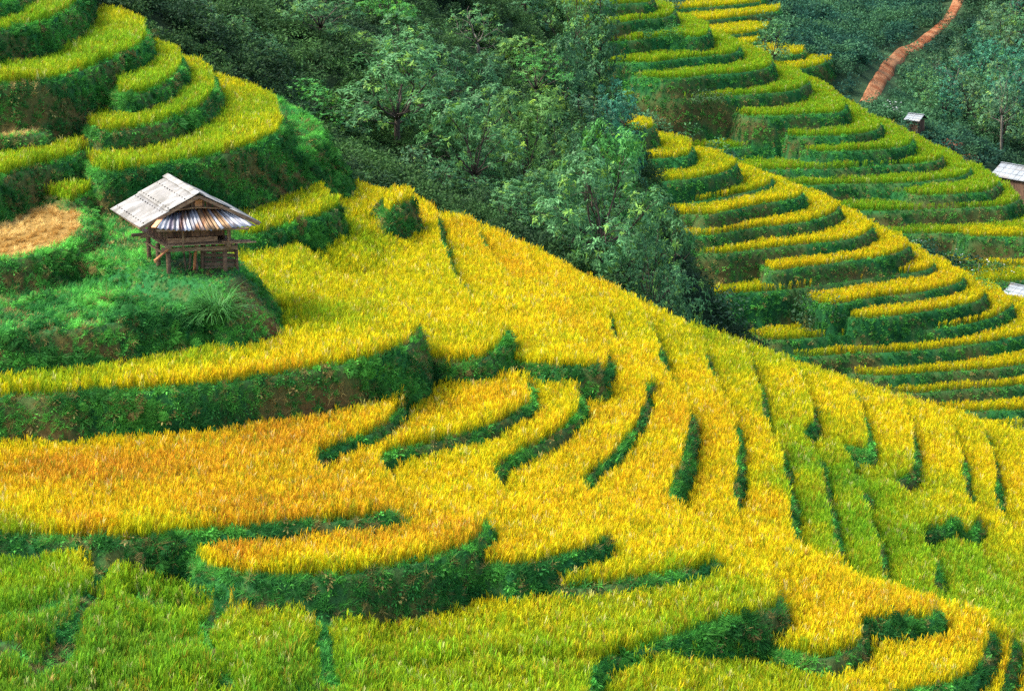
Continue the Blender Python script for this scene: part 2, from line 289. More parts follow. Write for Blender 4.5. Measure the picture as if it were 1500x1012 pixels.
# ------------------------------------------------------------------ object helpers
def tag(o, label=None, cat=None, group=None, kind=None):
    if label: o['label'] = label
    if cat: o['category'] = cat
    if group: o['group'] = group
    if kind: o['kind'] = kind
    return o
def mesh_np(name, verts, faces, mats=(), fmat=None, tint=None, vcol=None, smooth_=False):
    """verts (n,3); faces: list of tuples or (m,k) array."""
    me = bpy.data.meshes.new(name)
    verts = np.asarray(verts, np.float32)
    if isinstance(faces, np.ndarray):
        m, k = faces.shape
        me.vertices.add(len(verts)); me.vertices.foreach_set('co', verts.ravel())
        me.loops.add(m * k); me.loops.foreach_set('vertex_index', faces.astype(np.int32).ravel())
        me.polygons.add(m); me.polygons.foreach_set('loop_start', np.arange(0, m * k, k, dtype=np.int32))
        me.update(calc_edges=True)
    else:
        me.from_pydata(verts.tolist(), [], faces)
    for mt in mats: me.materials.append(mt)
    if fmat is not None: me.polygons.foreach_set('material_index', np.asarray(fmat, np.int32))
    if tint is not None:
        a = me.attributes.new('tint', 'FLOAT_COLOR', 'FACE')
        t = np.ones((len(me.polygons), 4), np.float32); t[:, :3] = tint; a.data.foreach_set('color', t.ravel())
    if vcol is not None:
        a = me.attributes.new('col', 'FLOAT_COLOR', 'POINT')
        t = np.ones((len(verts), 4), np.float32); t[:, :3] = vcol; a.data.foreach_set('color', t.ravel())
    if smooth_: me.polygons.foreach_set('use_smooth', np.ones(len(me.polygons), bool))
    me.validate(); me.update()
    return me
def obj(name, me, parent=None, loc=None, link=True):
    o = bpy.data.objects.new(name, me)
    if link: COL.objects.link(o)
    if parent: o.parent = parent
    if loc is not None: o.location = loc
    return o
def empty(name, loc, rz=0):
    o = bpy.data.objects.new(name, None); COL.objects.link(o)
    o.location = loc; o.rotation_euler = (0, 0, rz); o.empty_display_size = .3
    return o
def copy_tree(o, parent=None):
    c = o.copy(); COL.objects.link(c)
    if parent: c.parent = parent
    for ch in list(o.children): copy_tree(ch, c)
    return c

class MB:
    def __init__(s): s.v = []; s.f = []; s.m = []; s.t = []
    def add(s, v, f, mi=0, t=(1, 1, 1)):
        o = len(s.v); s.v += [tuple(p) for p in v]
        for q in f: s.f.append(tuple(i + o for i in q)); s.m.append(mi); s.t.append(t)
    def box(s, c, size, rot=(0, 0, 0), mi=0, t=(1, 1, 1), taper=1.0):
        from mathutils import Euler, Vector
        M = Euler(rot).to_matrix(); x, y, z = [q / 2 for q in size]
        P = []
        for dz in (-1, 1):
            k = 1 if dz < 0 else taper
            for dx, dy in ((-1, -1), (1, -1), (1, 1), (-1, 1)):
                P.append(M @ Vector((dx * x * k, dy * y * k, dz * z)) + Vector(c))
        s.add(P, [(3, 2, 1, 0), (4, 5, 6, 7), (0, 1, 5, 4), (1, 2, 6, 5), (2, 3, 7, 6), (3, 0, 4, 7)], mi, t)
    def beam(s, a, b, w, h, mi=0, t=(1, 1, 1)):
        from mathutils import Vector
        a, b = Vector(a), Vector(b); d = (b - a).normalized()
        up = Vector((0, 0, 1)) if abs(d.z) < .95 else Vector((1, 0, 0))
        sx = d.cross(up).normalized() * w / 2; sy = sx.cross(d).normalized() * h / 2
        P = [a - sx - sy, a + sx - sy, a + sx + sy, a - sx + sy, b - sx - sy, b + sx - sy, b + sx + sy, b - sx + sy]
        s.add(P, [(3, 2, 1, 0), (4, 5, 6, 7), (0, 1, 5, 4), (1, 2, 6, 5), (2, 3, 7, 6), (3, 0, 4, 7)], mi, t)
    def tube(s, pts, rad, n=6, mi=0, t=(1, 1, 1)):
        pts = np.asarray(pts, float); o = len(s.v); N = len(pts)
        for i in range(N):
            d = pts[min(i + 1, N - 1)] - pts[max(i - 1, 0)]; d = d / (np.linalg.norm(d) + 1e-9)
            a = np.array([0, 0, 1.]) if abs(d[2]) < .9 else np.array([1., 0, 0])
            u = np.cross(d, a); u /= np.linalg.norm(u); w = np.cross(d, u)
            for k in range(n):
                q = 2 * math.pi * k / n
                s.v.append(tuple(pts[i] + rad[i] * (math.cos(q) * u + math.sin(q) * w)))
        for i in range(N - 1):
            for k in range(n):
                s.f.append((o + i * n + k, o + i * n + (k + 1) % n, o + (i + 1) * n + (k + 1) % n, o + (i + 1) * n + k)); s.m.append(mi); s.t.append(t)
        s.f.append(tuple(o + (N - 1) * n + k for k in range(n))); s.m.append(mi); s.t.append(t)
        s.f.append(tuple(o + k for k in reversed(range(n)))); s.m.append(mi); s.t.append(t)
    def mesh(s, name, mats, smooth_=False):
        return mesh_np(name, s.v, s.f, mats, s.m, np.array(s.t), None, smooth_)
    def build(s, name, mats, parent=None, smooth_=False):
        return obj(name, s.mesh(name, mats if isinstance(mats, (list, tuple)) else [mats], smooth_), parent)

# ------------------------------------------------------------------ materials
def new_mat(name):
    m = bpy.data.materials.new(name); m.use_nodes = True
    nt = m.node_tree; nt.nodes.clear()
    return m, nt, nt.nodes, nt.links
def N(nodes, t, **k):
    n = nodes.new(t)
    for a, b in k.items():
        if a.startswith('i_'): n.inputs[a[2:].replace('_', ' ')].default_value = b
        else: setattr(n, a, b)
    return n
def mixc(nodes, links, a, b, fac, mode='MIX'):
    n = nodes.new('ShaderNodeMix'); n.data_type = 'RGBA'; n.blend_type = mode
    for s, x in ((6, a), (7, b)):
        if hasattr(x, 'links'): links.new(x, n.inputs[s])
        else: n.inputs[s].default_value = (*x, 1)
    if hasattr(fac, 'links'): links.new(fac, n.inputs[0])
    else: n.inputs[0].default_value = fac
    return n.outputs[2]
def leaf_mat(name, own=(1, 1, 1), mix_own=0.0, instancer=True, geo=False, transl=.35, rough=.5, spec=.25, mode='MIX'):
    """thin leaf: diffuse + some light let through; colour from the per-plant tint"""
    m, nt, nd, ln = new_mat(name)
    out = N(nd, 'ShaderNodeOutputMaterial')
    col = None
    if instancer:
        col = N(nd, 'ShaderNodeAttribute', attribute_type='INSTANCER', attribute_name='tint').outputs['Color']
    if geo:
        g = N(nd, 'ShaderNodeAttribute', attribute_type='GEOMETRY', attribute_name='tint').outputs['Color']
        col = g if col is None else mixc(nd, ln, col, g, 1.0, 'MULTIPLY')
    if mode == 'MULTIPLY': col = mixc(nd, ln, col, own, 1.0, 'MULTIPLY')
    else: col = mixc(nd, ln, col, own, mix_own)
    p = N(nd, 'ShaderNodeBsdfPrincipled'); p.inputs['Roughness'].default_value = rough
    p.inputs['Specular IOR Level'].default_value = spec
    ln.new(col, p.inputs['Base Color'])
    t = N(nd, 'ShaderNodeBsdfTranslucent'); ln.new(col, t.inputs['Color'])
    mx = N(nd, 'ShaderNodeMixShader'); mx.inputs[0].default_value = transl
    ln.new(p.outputs[0], mx.inputs[1]); ln.new(t.outputs[0], mx.inputs[2]); ln.new(mx.outputs[0], out.inputs['Surface'])
    return m
M = {}
M['panicle'] = leaf_mat('rice_panicle', (1, 1, 1), 0.0, rough=.6, transl=.45, spec=.15)
M['blade'] = leaf_mat('rice_blade', (.20, .30, .02), .42, rough=.5, transl=.45, spec=.2)
M['grass'] = leaf_mat('bank_grass', (1, 1, 1), 0.0, transl=.35, spec=.15, rough=.6)
M['leaf_i'] = leaf_mat('shrub_leaf', geo=True, transl=.3, rough=.6, spec=.12)
M['leaf'] = leaf_mat('tree_leaf', instancer=False, geo=True, transl=.3, rough=.5, spec=.18)
M['straw'] = leaf_mat('straw', (1, 1, 1), 0.0, transl=.2, spec=.1, rough=.7)

def ground_mat(name, fine=9.0, amp=.45, bump=.5, dist=.08):
    m, nt, nd, ln = new_mat(name)
    out = N(nd, 'ShaderNodeOutputMaterial'); p = N(nd, 'ShaderNodeBsdfPrincipled')
    p.inputs['Roughness'].default_value = .95; p.inputs['Specular IOR Level'].default_value = .1
    c = N(nd, 'ShaderNodeAttribute', attribute_type='GEOMETRY', attribute_name='col').outputs['Color']
    tc = N(nd, 'ShaderNodeTexCoord')
    nz = N(nd, 'ShaderNodeTexNoise'); nz.inputs['Scale'].default_value = fine; nz.inputs['Detail'].default_value = 6; nz.inputs['Roughness'].default_value = .7
    ln.new(tc.outputs['Object'], nz.inputs['Vector'])
    mr = N(nd, 'ShaderNodeMapRange'); mr.inputs['From Min'].default_value = .3; mr.inputs['From Max'].default_value = .7
    mr.inputs['To Min'].default_value = 1 - amp; mr.inputs['To Max'].default_value = 1 + amp
    ln.new(nz.outputs['Fac'], mr.inputs['Value'])
    cc = N(nd, 'ShaderNodeCombineColor')
    for k in range(3): ln.new(mr.outputs[0], cc.inputs[k])
    col = mixc(nd, ln, c, cc.outputs[0], 1.0, 'MULTIPLY')
    ln.new(col, p.inputs['Base Color'])
    b = N(nd, 'ShaderNodeBump'); b.inputs['Strength'].default_value = bump; b.inputs['Distance'].default_value = dist
    ln.new(nz.outputs['Fac'], b.inputs['Height']); ln.new(b.outputs[0], p.inputs['Normal'])
    ln.new(p.outputs[0], out.inputs['Surface'])
    return m
M['ground'] = ground_mat('earth_and_moss')
M['ground_far'] = ground_mat('earth_and_scrub', 3.0, .5, .8, .3)

def surf(name, c1, c2, scale=(4, 4, 4), rough=.8, metal=0.0, streak=None, streakc=None, bump=.3, lo=.35, hi=.65, tinted=True, spec=.3):
    m, nt, nd, ln = new_mat(name)
    out = N(nd, 'ShaderNodeOutputMaterial'); p = N(nd, 'ShaderNodeBsdfPrincipled')
    p.inputs['Roughness'].default_value = rough; p.inputs['Metallic'].default_value = metal; p.inputs['Specular IOR Level'].default_value = spec
    tc = N(nd, 'ShaderNodeTexCoord'); mp = N(nd, 'ShaderNodeMapping'); mp.inputs['Scale'].default_value = scale
    ln.new(tc.outputs['Object'], mp.inputs['Vector'])
    nz = N(nd, 'ShaderNodeTexNoise'); nz.inputs['Scale'].default_value = 1.0; nz.inputs['Detail'].default_value = 7; nz.inputs['Roughness'].default_value = .65
    ln.new(mp.outputs[0], nz.inputs['Vector'])
    mr = N(nd, 'ShaderNodeMapRange'); mr.inputs['From Min'].default_value = lo; mr.inputs['From Max'].default_value = hi
    ln.new(nz.outputs['Fac'], mr.inputs['Value'])
    col = mixc(nd, ln, c1, c2, mr.outputs[0])
    if streak:
        mp2 = N(nd, 'ShaderNodeMapping'); mp2.inputs['Scale'].default_value = streak; mp2.inputs['Location'].default_value = (3.3, 1.7, 9.1)
        ln.new(tc.outputs['Object'], mp2.inputs['Vector'])
        n2 = N(nd, 'ShaderNodeTexNoise'); n2.inputs['Scale'].default_value = 1; n2.inputs['Detail'].default_value = 5
        ln.new(mp2.outputs[0], n2.inputs['Vector'])
        m2 = N(nd, 'ShaderNodeMapRange'); m2.inputs['From Min'].default_value = .52; m2.inputs['From Max'].default_value = .64
        ln.new(n2.outputs['Fac'], m2.inputs['Value'])
        col = mixc(nd, ln, col, streakc, m2.outputs[0])
    if tinted:
        g = N(nd, 'ShaderNodeAttribute', attribute_type='GEOMETRY', attribute_name='tint').outputs['Color']
        col = mixc(nd, ln, col, g, 1.0, 'MULTIPLY')
    ln.new(col, p.inputs['Base Color'])
    b = N(nd, 'ShaderNodeBump'); b.inputs['Strength'].default_value = bump; b.inputs['Distance'].default_value = .02
    ln.new(nz.outputs['Fac'], b.inputs['Height']); ln.new(b.outputs[0], p.inputs['Normal'])
    ln.new(p.outputs[0], out.inputs['Surface'])
    return m
M['bark'] = surf('bark', (.10, .075, .05), (.035, .027, .02), (14, 14, 4), .9)
M['bark_pale'] = surf('pale_bark', (.22, .19, .14), (.08, .07, .05), (14, 14, 4), .9)
M['wood'] = surf('weathered_wood', (.24, .14, .075), (.08, .045, .027), (3, 3, 22), .85, bump=.5)
M['plank'] = surf('dark_plank', (.19, .105, .06), (.06, .034, .023), (16, 16, 2.2), .85, bump=.5)
M['beam'] = surf('grey_beam', (.36, .23, .13), (.13, .075, .043), (5, 22, 22), .85, bump=.5)
M['cement'] = surf('fibre_cement', (.33, .31, .275), (.20, .187, .16), (1.5, 1.5, 1.5), .9, streak=(.9, 2.2, 2.2), streakc=(.40, .385, .35), bump=.15, spec=.15)
M['tin'] = surf('old_tin', (.40, .41, .42), (.22, .22, .23), (3, 1.2, 1.2), .5, .35, streak=(2.6, .5, .5), streakc=(.16, .075, .03), bump=.2)
M['tin_pale'] = surf('pale_tin', (.36, .39, .40), (.26, .285, .29), (.8, .8, .8), .55, .1, streak=(.5, 1.6, .5), streakc=(.30, .28, .25), bump=.1)
M['petal'] = surf('white_petal', (.8, .8, .76), (.7, .7, .66), (3, 3, 3), .7)
M['wire'] = surf('wire', (.12, .11, .10), (.08, .07, .06), (3, 3, 3), .6, .3)

# ------------------------------------------------------------------ scatter of uncountable growth
def proto_collection(name, meshes):
    c = bpy.data.collections.new(name)
    for i, me in enumerate(meshes): c.objects.link(bpy.data.objects.new('%s_%02d' % (name, i), me))
    return c
def scatter(name, P, rot, scl, idx, tint, protos, label, cat):
    me = bpy.data.meshes.new(name)
    n = len(P)
    me.vertices.add(n); me.vertices.foreach_set('co', np.asarray(P, np.float32).ravel())
    def att(nm, ty, arr, key):
        a = me.attributes.new(nm, ty, 'POINT'); a.data.foreach_set(key, np.asarray(arr).ravel())
    att('rot', 'FLOAT_VECTOR', np.asarray(rot, np.float32), 'vector')
    att('scl', 'FLOAT_VECTOR', np.asarray(scl, np.float32), 'vector')
    att('pick', 'INT', np.asarray(idx, np.int32), 'value')
    t = np.ones((n, 4), np.float32); t[:, :3] = tint
    att('tint', 'FLOAT_COLOR', t, 'color')
    o = obj(name, me)
    ng = bpy.data.node_groups.new('scatter_' + name, 'GeometryNodeTree')
    ng.interface.new_socket('Geometry', in_out='INPUT', socket_type='NodeSocketGeometry')
    ng.interface.new_socket('Geometry', in_out='OUTPUT', socket_type='NodeSocketGeometry')
    gi = ng.nodes.new('NodeGroupInput'); go = ng.nodes.new('NodeGroupOutput')
    ip = ng.nodes.new('GeometryNodeInstanceOnPoints'); ci = ng.nodes.new('GeometryNodeCollectionInfo')
    ci.inputs['Collection'].default_value = protos
    ci.inputs['Separate Children'].default_value = True; ci.inputs['Reset Children'].default_value = True
    ip.inputs['Pick Instance'].default_value = True
    def na(nm, dt):
        q = ng.nodes.new('GeometryNodeInputNamedAttribute'); q.data_type = dt; q.inputs['Name'].default_value = nm
        return q.outputs['Attribute']
    ng.links.new(gi.outputs[0], ip.inputs['Points']); ng.links.new(ci.outputs[0], ip.inputs['Instance'])
    ng.links.new(na('rot', 'FLOAT_VECTOR'), ip.inputs['Rotation'])
    ng.links.new(na('scl', 'FLOAT_VECTOR'), ip.inputs['Scale'])
    ng.links.new(na('pick', 'INT'), ip.inputs['Instance Index'])
    ng.links.new(ip.outputs[0], go.inputs[0])
    md = o.modifiers.new('scatter', 'NODES'); md.node_group = ng
    tag(o, label, cat, kind='stuff')
    return o
def in_view(P, mu=170, mv=130):
    u, v, d = proj(P[:, 0], P[:, 1], P[:, 2])
    return (u > -mu) & (u < 1500 + mu) & (v > -mv) & (v < 1012 + mv)
def leaves_np(Cn, D, Nn, L, Wd, fold=.12):
    """diamond leaves: centres Cn (base), direction D, normal Nn, length L, width Wd -> verts, faces"""
    S = np.cross(D, Nn); S /= np.linalg.norm(S, axis=1, keepdims=True) + 1e-9
    L = L[:, None]; Wd = Wd[:, None]
    a = Cn; b = Cn + D * L * .45 + S * Wd * .5 + Nn * Wd * fold; c = Cn + D * L - Nn * L * .08; d = Cn + D * L * .45 - S * Wd * .5 + Nn * Wd * fold
    V = np.stack([a, b, c, d], 1).reshape(-1, 3)
    return V, np.arange(len(V)).reshape(-1, 4)

# ------------------------------------------------------------------ terrain sheets
def nrm(a): return a / (np.linalg.norm(a, axis=-1, keepdims=True) + 1e-9)
def lerp(a, b, t): return a + (b - a) * t[..., None]
def sm(x, a, b):
    t = np.clip((x - a) / (b - a), 0, 1); return t * t * (3 - 2 * t)
GREEN, DGREEN, BROWN, MUD, STRAW = [np.array(c, float) for c in ((.020, .12, .028), (.010, .05, .016), (.16, .062, .022), (.05, .055, .02), (.50, .29, .07))]
def bank_colour(g, x, y, z, slope, sc=1.0):
    n1 = fbm(x + z * .7, y + z * 1.3, .35 * sc, 3); n2 = fbm(x * 1.3 + 50 + z * 2.1, y + 20 + z * 1.7, 1.6 * sc, 3)
    c = lerp(np.broadcast_to(DGREEN, x.shape + (3,)), GREEN, sm(n2, .3, .65))
    br = sm(n1 * .65 + n2 * .35, .46, .58)
    if sc == 1.0:
        q = hit(372, 446); s1 = np.exp(-(((x - q[0]) / 1.1) ** 2 + ((y - q[1]) / 1.3) ** 2)); q = hit(302, 398); s2 = np.exp(-(((x - q[0]) / .8) ** 2 + ((y - q[1]) / .9) ** 2)); q = hit(60, 165); s3 = np.exp(-(((x - q[0]) / 3.5) ** 2 + ((y - q[1]) / 1.2) ** 2)) * sm(n2, .2, .6); q = hit(560, 880); s4 = np.exp(-(((x - q[0]) / 2.4) ** 2 + ((y - q[1]) / .8) ** 2)) * sm(n2, .2, .6); br = np.clip(np.maximum(np.maximum(br * .9, s1 * 1.6), np.maximum(s2, np.maximum(s3, s4)) * .95), 0, 1)
    else: br = br * .6
    return lerp(c, BROWN, br * .85), br
def grid_mesh(g, name, mat, slabs, sc):
    z = g.z
    V = np.stack([g.gx, g.gy, z], -1).reshape(-1, 3)
    i, j = np.meshgrid(np.arange(g.nx - 1), np.arange(g.ny - 1), indexing='ij')
    q = lambda a, b: (i + a) * g.ny + (j + b)
    Fc = np.stack([q(0, 0), q(1, 0), q(1, 1), q(0, 1)], -1).reshape(-1, 4)
    bank, br = bank_colour(g, g.gx, g.gy, z, g.slope, sc)
    g.brown = br
    flat = sm(g.slope, .8, .3)
    col = lerp(bank, MUD, flat)
    rice = np.array([s[4] for s in slabs] + [False])[g.fid]
    g.rice = rice
    # green sod along the lips and on grassy ledges
    lipm = np.exp(-((g.sd - .15) / .3) ** 2) * (g.fid >= 0)
    col = lerp(col, GREEN * 1.1, lipm * .7)
    names = [s[0] for s in slabs]
    for nm in ('K2', 'K1', 'mound'):
        if nm in names:
            m = g.fid == names.index(nm)
            k = np.where(m, .85 * (1 - sm(g.slope, 1.0, 2.0)) * (1 - br * .8), 0)
            col = lerp(col, GREEN * 1.25, k)
    for nm in ('T8', 'T6b'):
        if nm in names:
            m = (g.fid == names.index(nm)) & (g.sd > .35)
            col = lerp(col, STRAW * .6, m * .9)
    no = g.fid < 0
    wood = lerp(np.broadcast_to(np.array((.010, .022, .009)), g.gx.shape + (3,)), np.array((.03, .055, .02)), sm(fbm(g.gx, g.gy, .25 * sc, 4), .4, .65))
    col = lerp(col, wood, no * 1.0)
    if g is GB: col = np.where(no[..., None], col * 2.0, col)
    g.col = col
    me = mesh_np(name, V, Fc, [mat], vcol=col.reshape(-1, 3), smooth_=True)
    return tag(obj(name, me), kind='structure')
o = grid_mesh(GA, 'near_hill', M['ground'], SLABS_A, 1.0)
o = grid_mesh(GB, 'terraced_hill', M['ground'], SLABS_B, .6)

# the coarse ground sheet under and behind everything
def coarse():
    x = np.concatenate([np.arange(-420, -130, 12), np.arange(-130, 200, 3), np.arange(200, 480, 12)])
    y = np.concatenate([np.arange(10, 40, 6), np.arange(40, 560, 3), np.arange(560, 900, 12)])
    gx, gy = np.meshgrid(x.astype(float), y.astype(float), indexing='ij')
    z = base(gx, gy)
    for g in (GA, GB):
        m = (gx > g.x0 + 2.5) & (gx < g.x0 + g.nx * g.h - 2.5) & (gy > g.y0 + 2.5) & (gy < g.y0 + g.ny * g.h - 2.5)
        z = np.where(m, z - 3.0, z)
    # the red dirt track up the far slope
    pth = [(1408, -30), (1404, 0), (1388, 28), (1352, 62), (1322, 76), (1302, 96), (1290, 118), (1276, 142), (1266, 155)]
    pw = []
    for u, v in pth:
        h = hit(u, v)
        if h: pw.append(h[:2])
    pw = np.array(pw)
    ni, nj = gx.shape
    i, j = np.meshgrid(np.arange(ni - 1), np.arange(nj - 1), indexing='ij')
    q = lambda a, b: (i + a) * nj + (j + b)
    Fc = np.stack([q(0, 0), q(1, 0), q(1, 1), q(0, 1)], -1).reshape(-1, 4)
    col = lerp(np.broadcast_to(np.array((.010, .024, .010)), gx.shape + (3,)), np.array((.035, .065, .025)), sm(fbm(gx, gy, .12, 4), .4, .62))
    me = mesh_np('valley_ground', np.stack([gx, gy, z], -1).reshape(-1, 3), Fc, [M['ground_far']], vcol=col.reshape(-1, 3), smooth_=True)
    tag(obj('valley_ground', me), kind='structure')
    return pw
PATH = coarse()
def strip(name, pts, width, mat, col1, col2, lift=.25, step=1.0):
    P = np.array(pts); D = np.r_[0, np.cumsum(np.linalg.norm(np.diff(P, axis=0), axis=1))]
    s = np.arange(0, D[-1], step); x = np.interp(s, D, P[:, 0]); y = np.interp(s, D, P[:, 1])
    for _ in range(6): x[1:-1] = (x[:-2] + 2 * x[1:-1] + x[2:]) / 4; y[1:-1] = (y[:-2] + 2 * y[1:-1] + y[2:]) / 4
    t = nrm(np.stack([np.gradient(x), np.gradient(y)], 1)); nn = np.stack([-t[:, 1], t[:, 0]], 1)
    K = 9; V = []
    for k in range(K):
        w = width * (k / (K - 1) - .5) * (1 + .5 * (fbm(s + k * 0, s * 0 + 5. + (k > 4) * 30, .09, 3) - .5))
        X = x + nn[:, 0] * w; Y = y + nn[:, 1] * w
        Z = H(X, Y) + lift - (abs(k / (K - 1) - .5) * 2) ** 6 * lift * 1.3
        V.append(np.stack([X, Y, Z], 1))
    V = np.stack(V, 1); n = len(s)
    for _ in range(14): V[1:-1, :, 2] = (V[:-2, :, 2] + V[1:-1, :, 2] * 2 + V[2:, :, 2]) / 4
    i, k = np.meshgrid(np.arange(n - 1), np.arange(K - 1), indexing='ij')
    Fc = np.stack([i * K + k, (i + 1) * K + k, (i + 1) * K + k + 1, i * K + k + 1], -1).reshape(-1, 4)
    nz = fbm(V[..., 0], V[..., 1], .5, 4)
    col = lerp(np.broadcast_to(np.array(col1), nz.shape + (3,)), np.array(col2), sm(nz, .4, .62))
    return tag(obj(name, mesh_np(name, V.reshape(-1, 3), Fc, [mat], vcol=col.reshape(-1, 3), smooth_=True)), kind='structure')
strip('dirt_path', PATH, 2.4, M['ground_far'], (.25, .085, .032), (.36, .17, .075), .35)
def small_path(px, w):
    q = [hit(u, v) for u, v in px]; q = [p[:2] for p in q if p]
    if len(q) > 1: strip('dirt_path', q, w, M['ground_far'], (.30, .11, .055), (.40, .18, .09), .4, .7)
small_path([(1375, 217), (1395, 214), (1412, 211), (1428, 208)], 2.6)
small_path([(1400, 237), (1415, 236), (1432, 233)], 2.2)

# ------------------------------------------------------------------ rice
def rice_proto(seed, wide=1.0, nb=12, npn=10, hh=.46):
    r = random.Random(seed); mb = MB()
    def ribbon(base, az, lean, L, w, droop, seg, mi, t):
        x, y, z = base; ang = lean; V = []; dx, dy = math.cos(az), math.sin(az); sx, sy = -dy, dx
        for k in range(seg + 1):
            f = k / seg; ww = w * (1 - .85 * f if mi == 0 else (.35 + .65 * math.sin(math.pi * min(1, f * .9 + .12)))) * .5
            V += [(x - sx * ww, y - sy * ww, z), (x + sx * ww, y + sy * ww, z)]
            st = L / seg; x += dx * math.sin(ang) * st; y += dy * math.sin(ang) * st; z += math.cos(ang) * st; ang += droop / seg
        mb.add(V, [(2 * k, 2 * k + 1, 2 * k + 3, 2 * k + 2) for k in range(seg)], mi, t)
    def hue(q):
        u = r.random()
        return (q * 1.05, q * .82, q) if u < .18 else ((q * .8, q * 1.05, q) if u < .34 else (q, q, q))
    for k in range(nb):
        a = r.uniform(0, 6.28); b = (r.uniform(-.06, .06) * wide, r.uniform(-.06, .06) * wide, 0)
        ribbon(b, a, r.uniform(.0, .22), hh * r.uniform(.65, 1.02), .011 * wide, r.uniform(.1, .7), 3, 0, hue(r.uniform(.6, 1.25)))
    for k in range(npn):
        a = r.uniform(0, 6.28); l = r.uniform(.0, .2); h = hh * r.uniform(.80, 1.0); rr_ = r.uniform(0, .075) * wide
        ribbon((math.cos(a) * rr_, math.sin(a) * rr_, h * .9), a + r.uniform(-.6, .6), l if k % 3 else 2.5 + l, .16 * r.uniform(.8, 1.25), .020 * wide, r.uniform(.2, 1.2) if k % 3 else .4, 4, 1, hue(r.uniform(.7, 1.2)))
    return mb.mesh('rice_clump', [M['blade'], M['panicle']])
# the two rice materials must also read each leaf's own small variation
for k in ('panicle', 'blade'):
    M[k] = leaf_mat('rice_' + k, (.13, .27, .015) if k == 'blade' else (.62, .44, .02), .42 if k == 'blade' else .12, geo=True, rough=.6, transl=.42, spec=.05)
RICE_NEAR = proto_collection('rice_near', [rice_proto(i) for i in range(8)])
RICE_FAR = proto_collection('rice_far', [rice_proto(40 + i, 1.9, 13, 12, .47) for i in range(6)])

RAMP_R = np.array([0, .2, .4, .5, .6, .8, 1.0])
RAMP_C = np.array([(.085, .33, .025), (.23, .49, .016), (.39, .49, .012), (.60, .57, .010), (.87, .72, .010), (.85, .56, .014), (.70, .33, .022)])
def ripe_col(r):
    r = np.clip(r, 0, 1); return np.stack([np.interp(r, RAMP_R, RAMP_C[:, k]) for k in range(3)], -1)
# how ripe the crop stands, sunlit patches painted in as brighter yellow (photo pixel of the place, ripeness)
RIPE_LIT = [(60, 20, 0.21), (100, 80, 0.24), (220, 120, 0.24), (250, 165, 0.26), (350, 170, 0.28), (300, 225, 0.30), (60, 230, 0.33), (100, 285, 0.28), (420, 305, 0.46),
        (480, 260, 0.55), (560, 280, 0.58), (620, 330, 0.68), (430, 380, 0.43), (520, 360, 0.41), (400, 440, 0.39), (100, 560, 0.41), (300, 530, 0.38), (500, 480, 0.39), (560, 500, 0.47), (500, 530, 0.49),
        (600, 440, 0.51), (680, 470, 0.62), (660, 510, 0.56), (560, 420, 0.49), (830, 500, 0.62), (800, 470, 0.62), (790, 530, 0.58), (700, 350, 0.80), (760, 400, 0.78), (720, 420, 0.62), (650, 390, 0.55),
        (830, 470, 0.75), (870, 450, 0.60), (840, 410, 0.68), (920, 470, 0.49), (960, 500, 0.53), (1000, 520, 0.49), (930, 440, 0.43), (1070, 540, 0.46), (1060, 500, 0.41), (1150, 560, 0.60), (1130, 530, 0.46),
        (1220, 600, 0.68), (1200, 570, 0.56), (1300, 630, 0.68), (1290, 600, 0.60), (1380, 670, 0.66), (1350, 620, 0.60), (1440, 690, 0.68), (1480, 720, 0.68), (1480, 650, 0.60), (1150, 600, 0.50),
        (950, 520, 0.71), (1010, 560, 0.80), (1090, 620, 0.82), (880, 520, 0.75),
        (100, 700, 0.97), (300, 690, 0.97), (100, 780, 0.92), (400, 650, 0.95), (480, 620, 0.95), (500, 730, 0.92), (350, 750, 0.92), (560, 740, 0.85), (350, 820, 0.97), (550, 800, 0.92), (650, 790, 0.88),
        (560, 620, 0.80), (640, 600, 0.78), (720, 570, 0.76), (740, 590, 0.80), (520, 670, 0.75), (650, 700, 0.68), (620, 690, 0.50), (700, 650, 0.56), (800, 560, 0.52), (830, 600, 0.55), (760, 640, 0.58), (800, 720, 0.70), (700, 730, 0.66), (760, 770, 0.72), (820, 800, 0.74),
        (900, 570, 0.78), (880, 620, 0.78), (850, 660, 0.76), (800, 690, 0.72), (980, 620, 0.80), (950, 680, 0.74), (920, 740, 0.72), (1050, 640, 0.80), (1030, 720, 0.78), (1110, 650, 0.80), (1120, 750, 0.80), (1060, 770, 0.72), (1170, 810, 0.74),
        (900, 830, 0.62), (980, 810, 0.64), (1100, 850, 0.66), (1200, 870, 0.72), (1180, 930, 0.74), (1320, 890, 0.76), (1400, 930, 0.72), (1350, 980, 0.66), (1250, 990, 0.62),
        (1180, 680, 0.10), (1160, 640, 0.36), (1200, 760, 0.08), (1240, 830, 0.18), (1250, 700, 0.06), (1225, 660, 0.38), (1270, 780, 0.08), (1300, 850, 0.24), (1320, 720, 0.12), (1350, 740, 0.39), (1330, 800, 0.22), (1350, 860, 0.30), (1400, 820, 0.18), (1440, 870, 0.16), (1430, 820, 0.30), (1400, 880, 0.34), (1490, 930, 0.36),
        (1450, 780, 0.48), (1500, 840, 0.44), (1400, 740, 0.52), (1490, 780, 0.58),
        (60, 830, 0.05), (60, 900, 0.03), (250, 880, 0.11), (220, 960, 0.05), (100, 980, 0.05), (400, 930, 0.30), (420, 990, 0.11), (560, 950, 0.36), (700, 930, 0.38), (560, 990, 0.24), (850, 890, 0.42), (1000, 870, 0.40), (1080, 870, 0.36), (800, 980, 0.30), (1050, 990, 0.34), (700, 1000, 0.30), (950, 1000, 0.40), (1150, 1000, 0.38)]
RIPE_LIT += [(1150, 622, .48), (1222, 640, .48), (1240, 655, .46), (1330, 722, .50), (1362, 745, .50), (1385, 757, .50)]
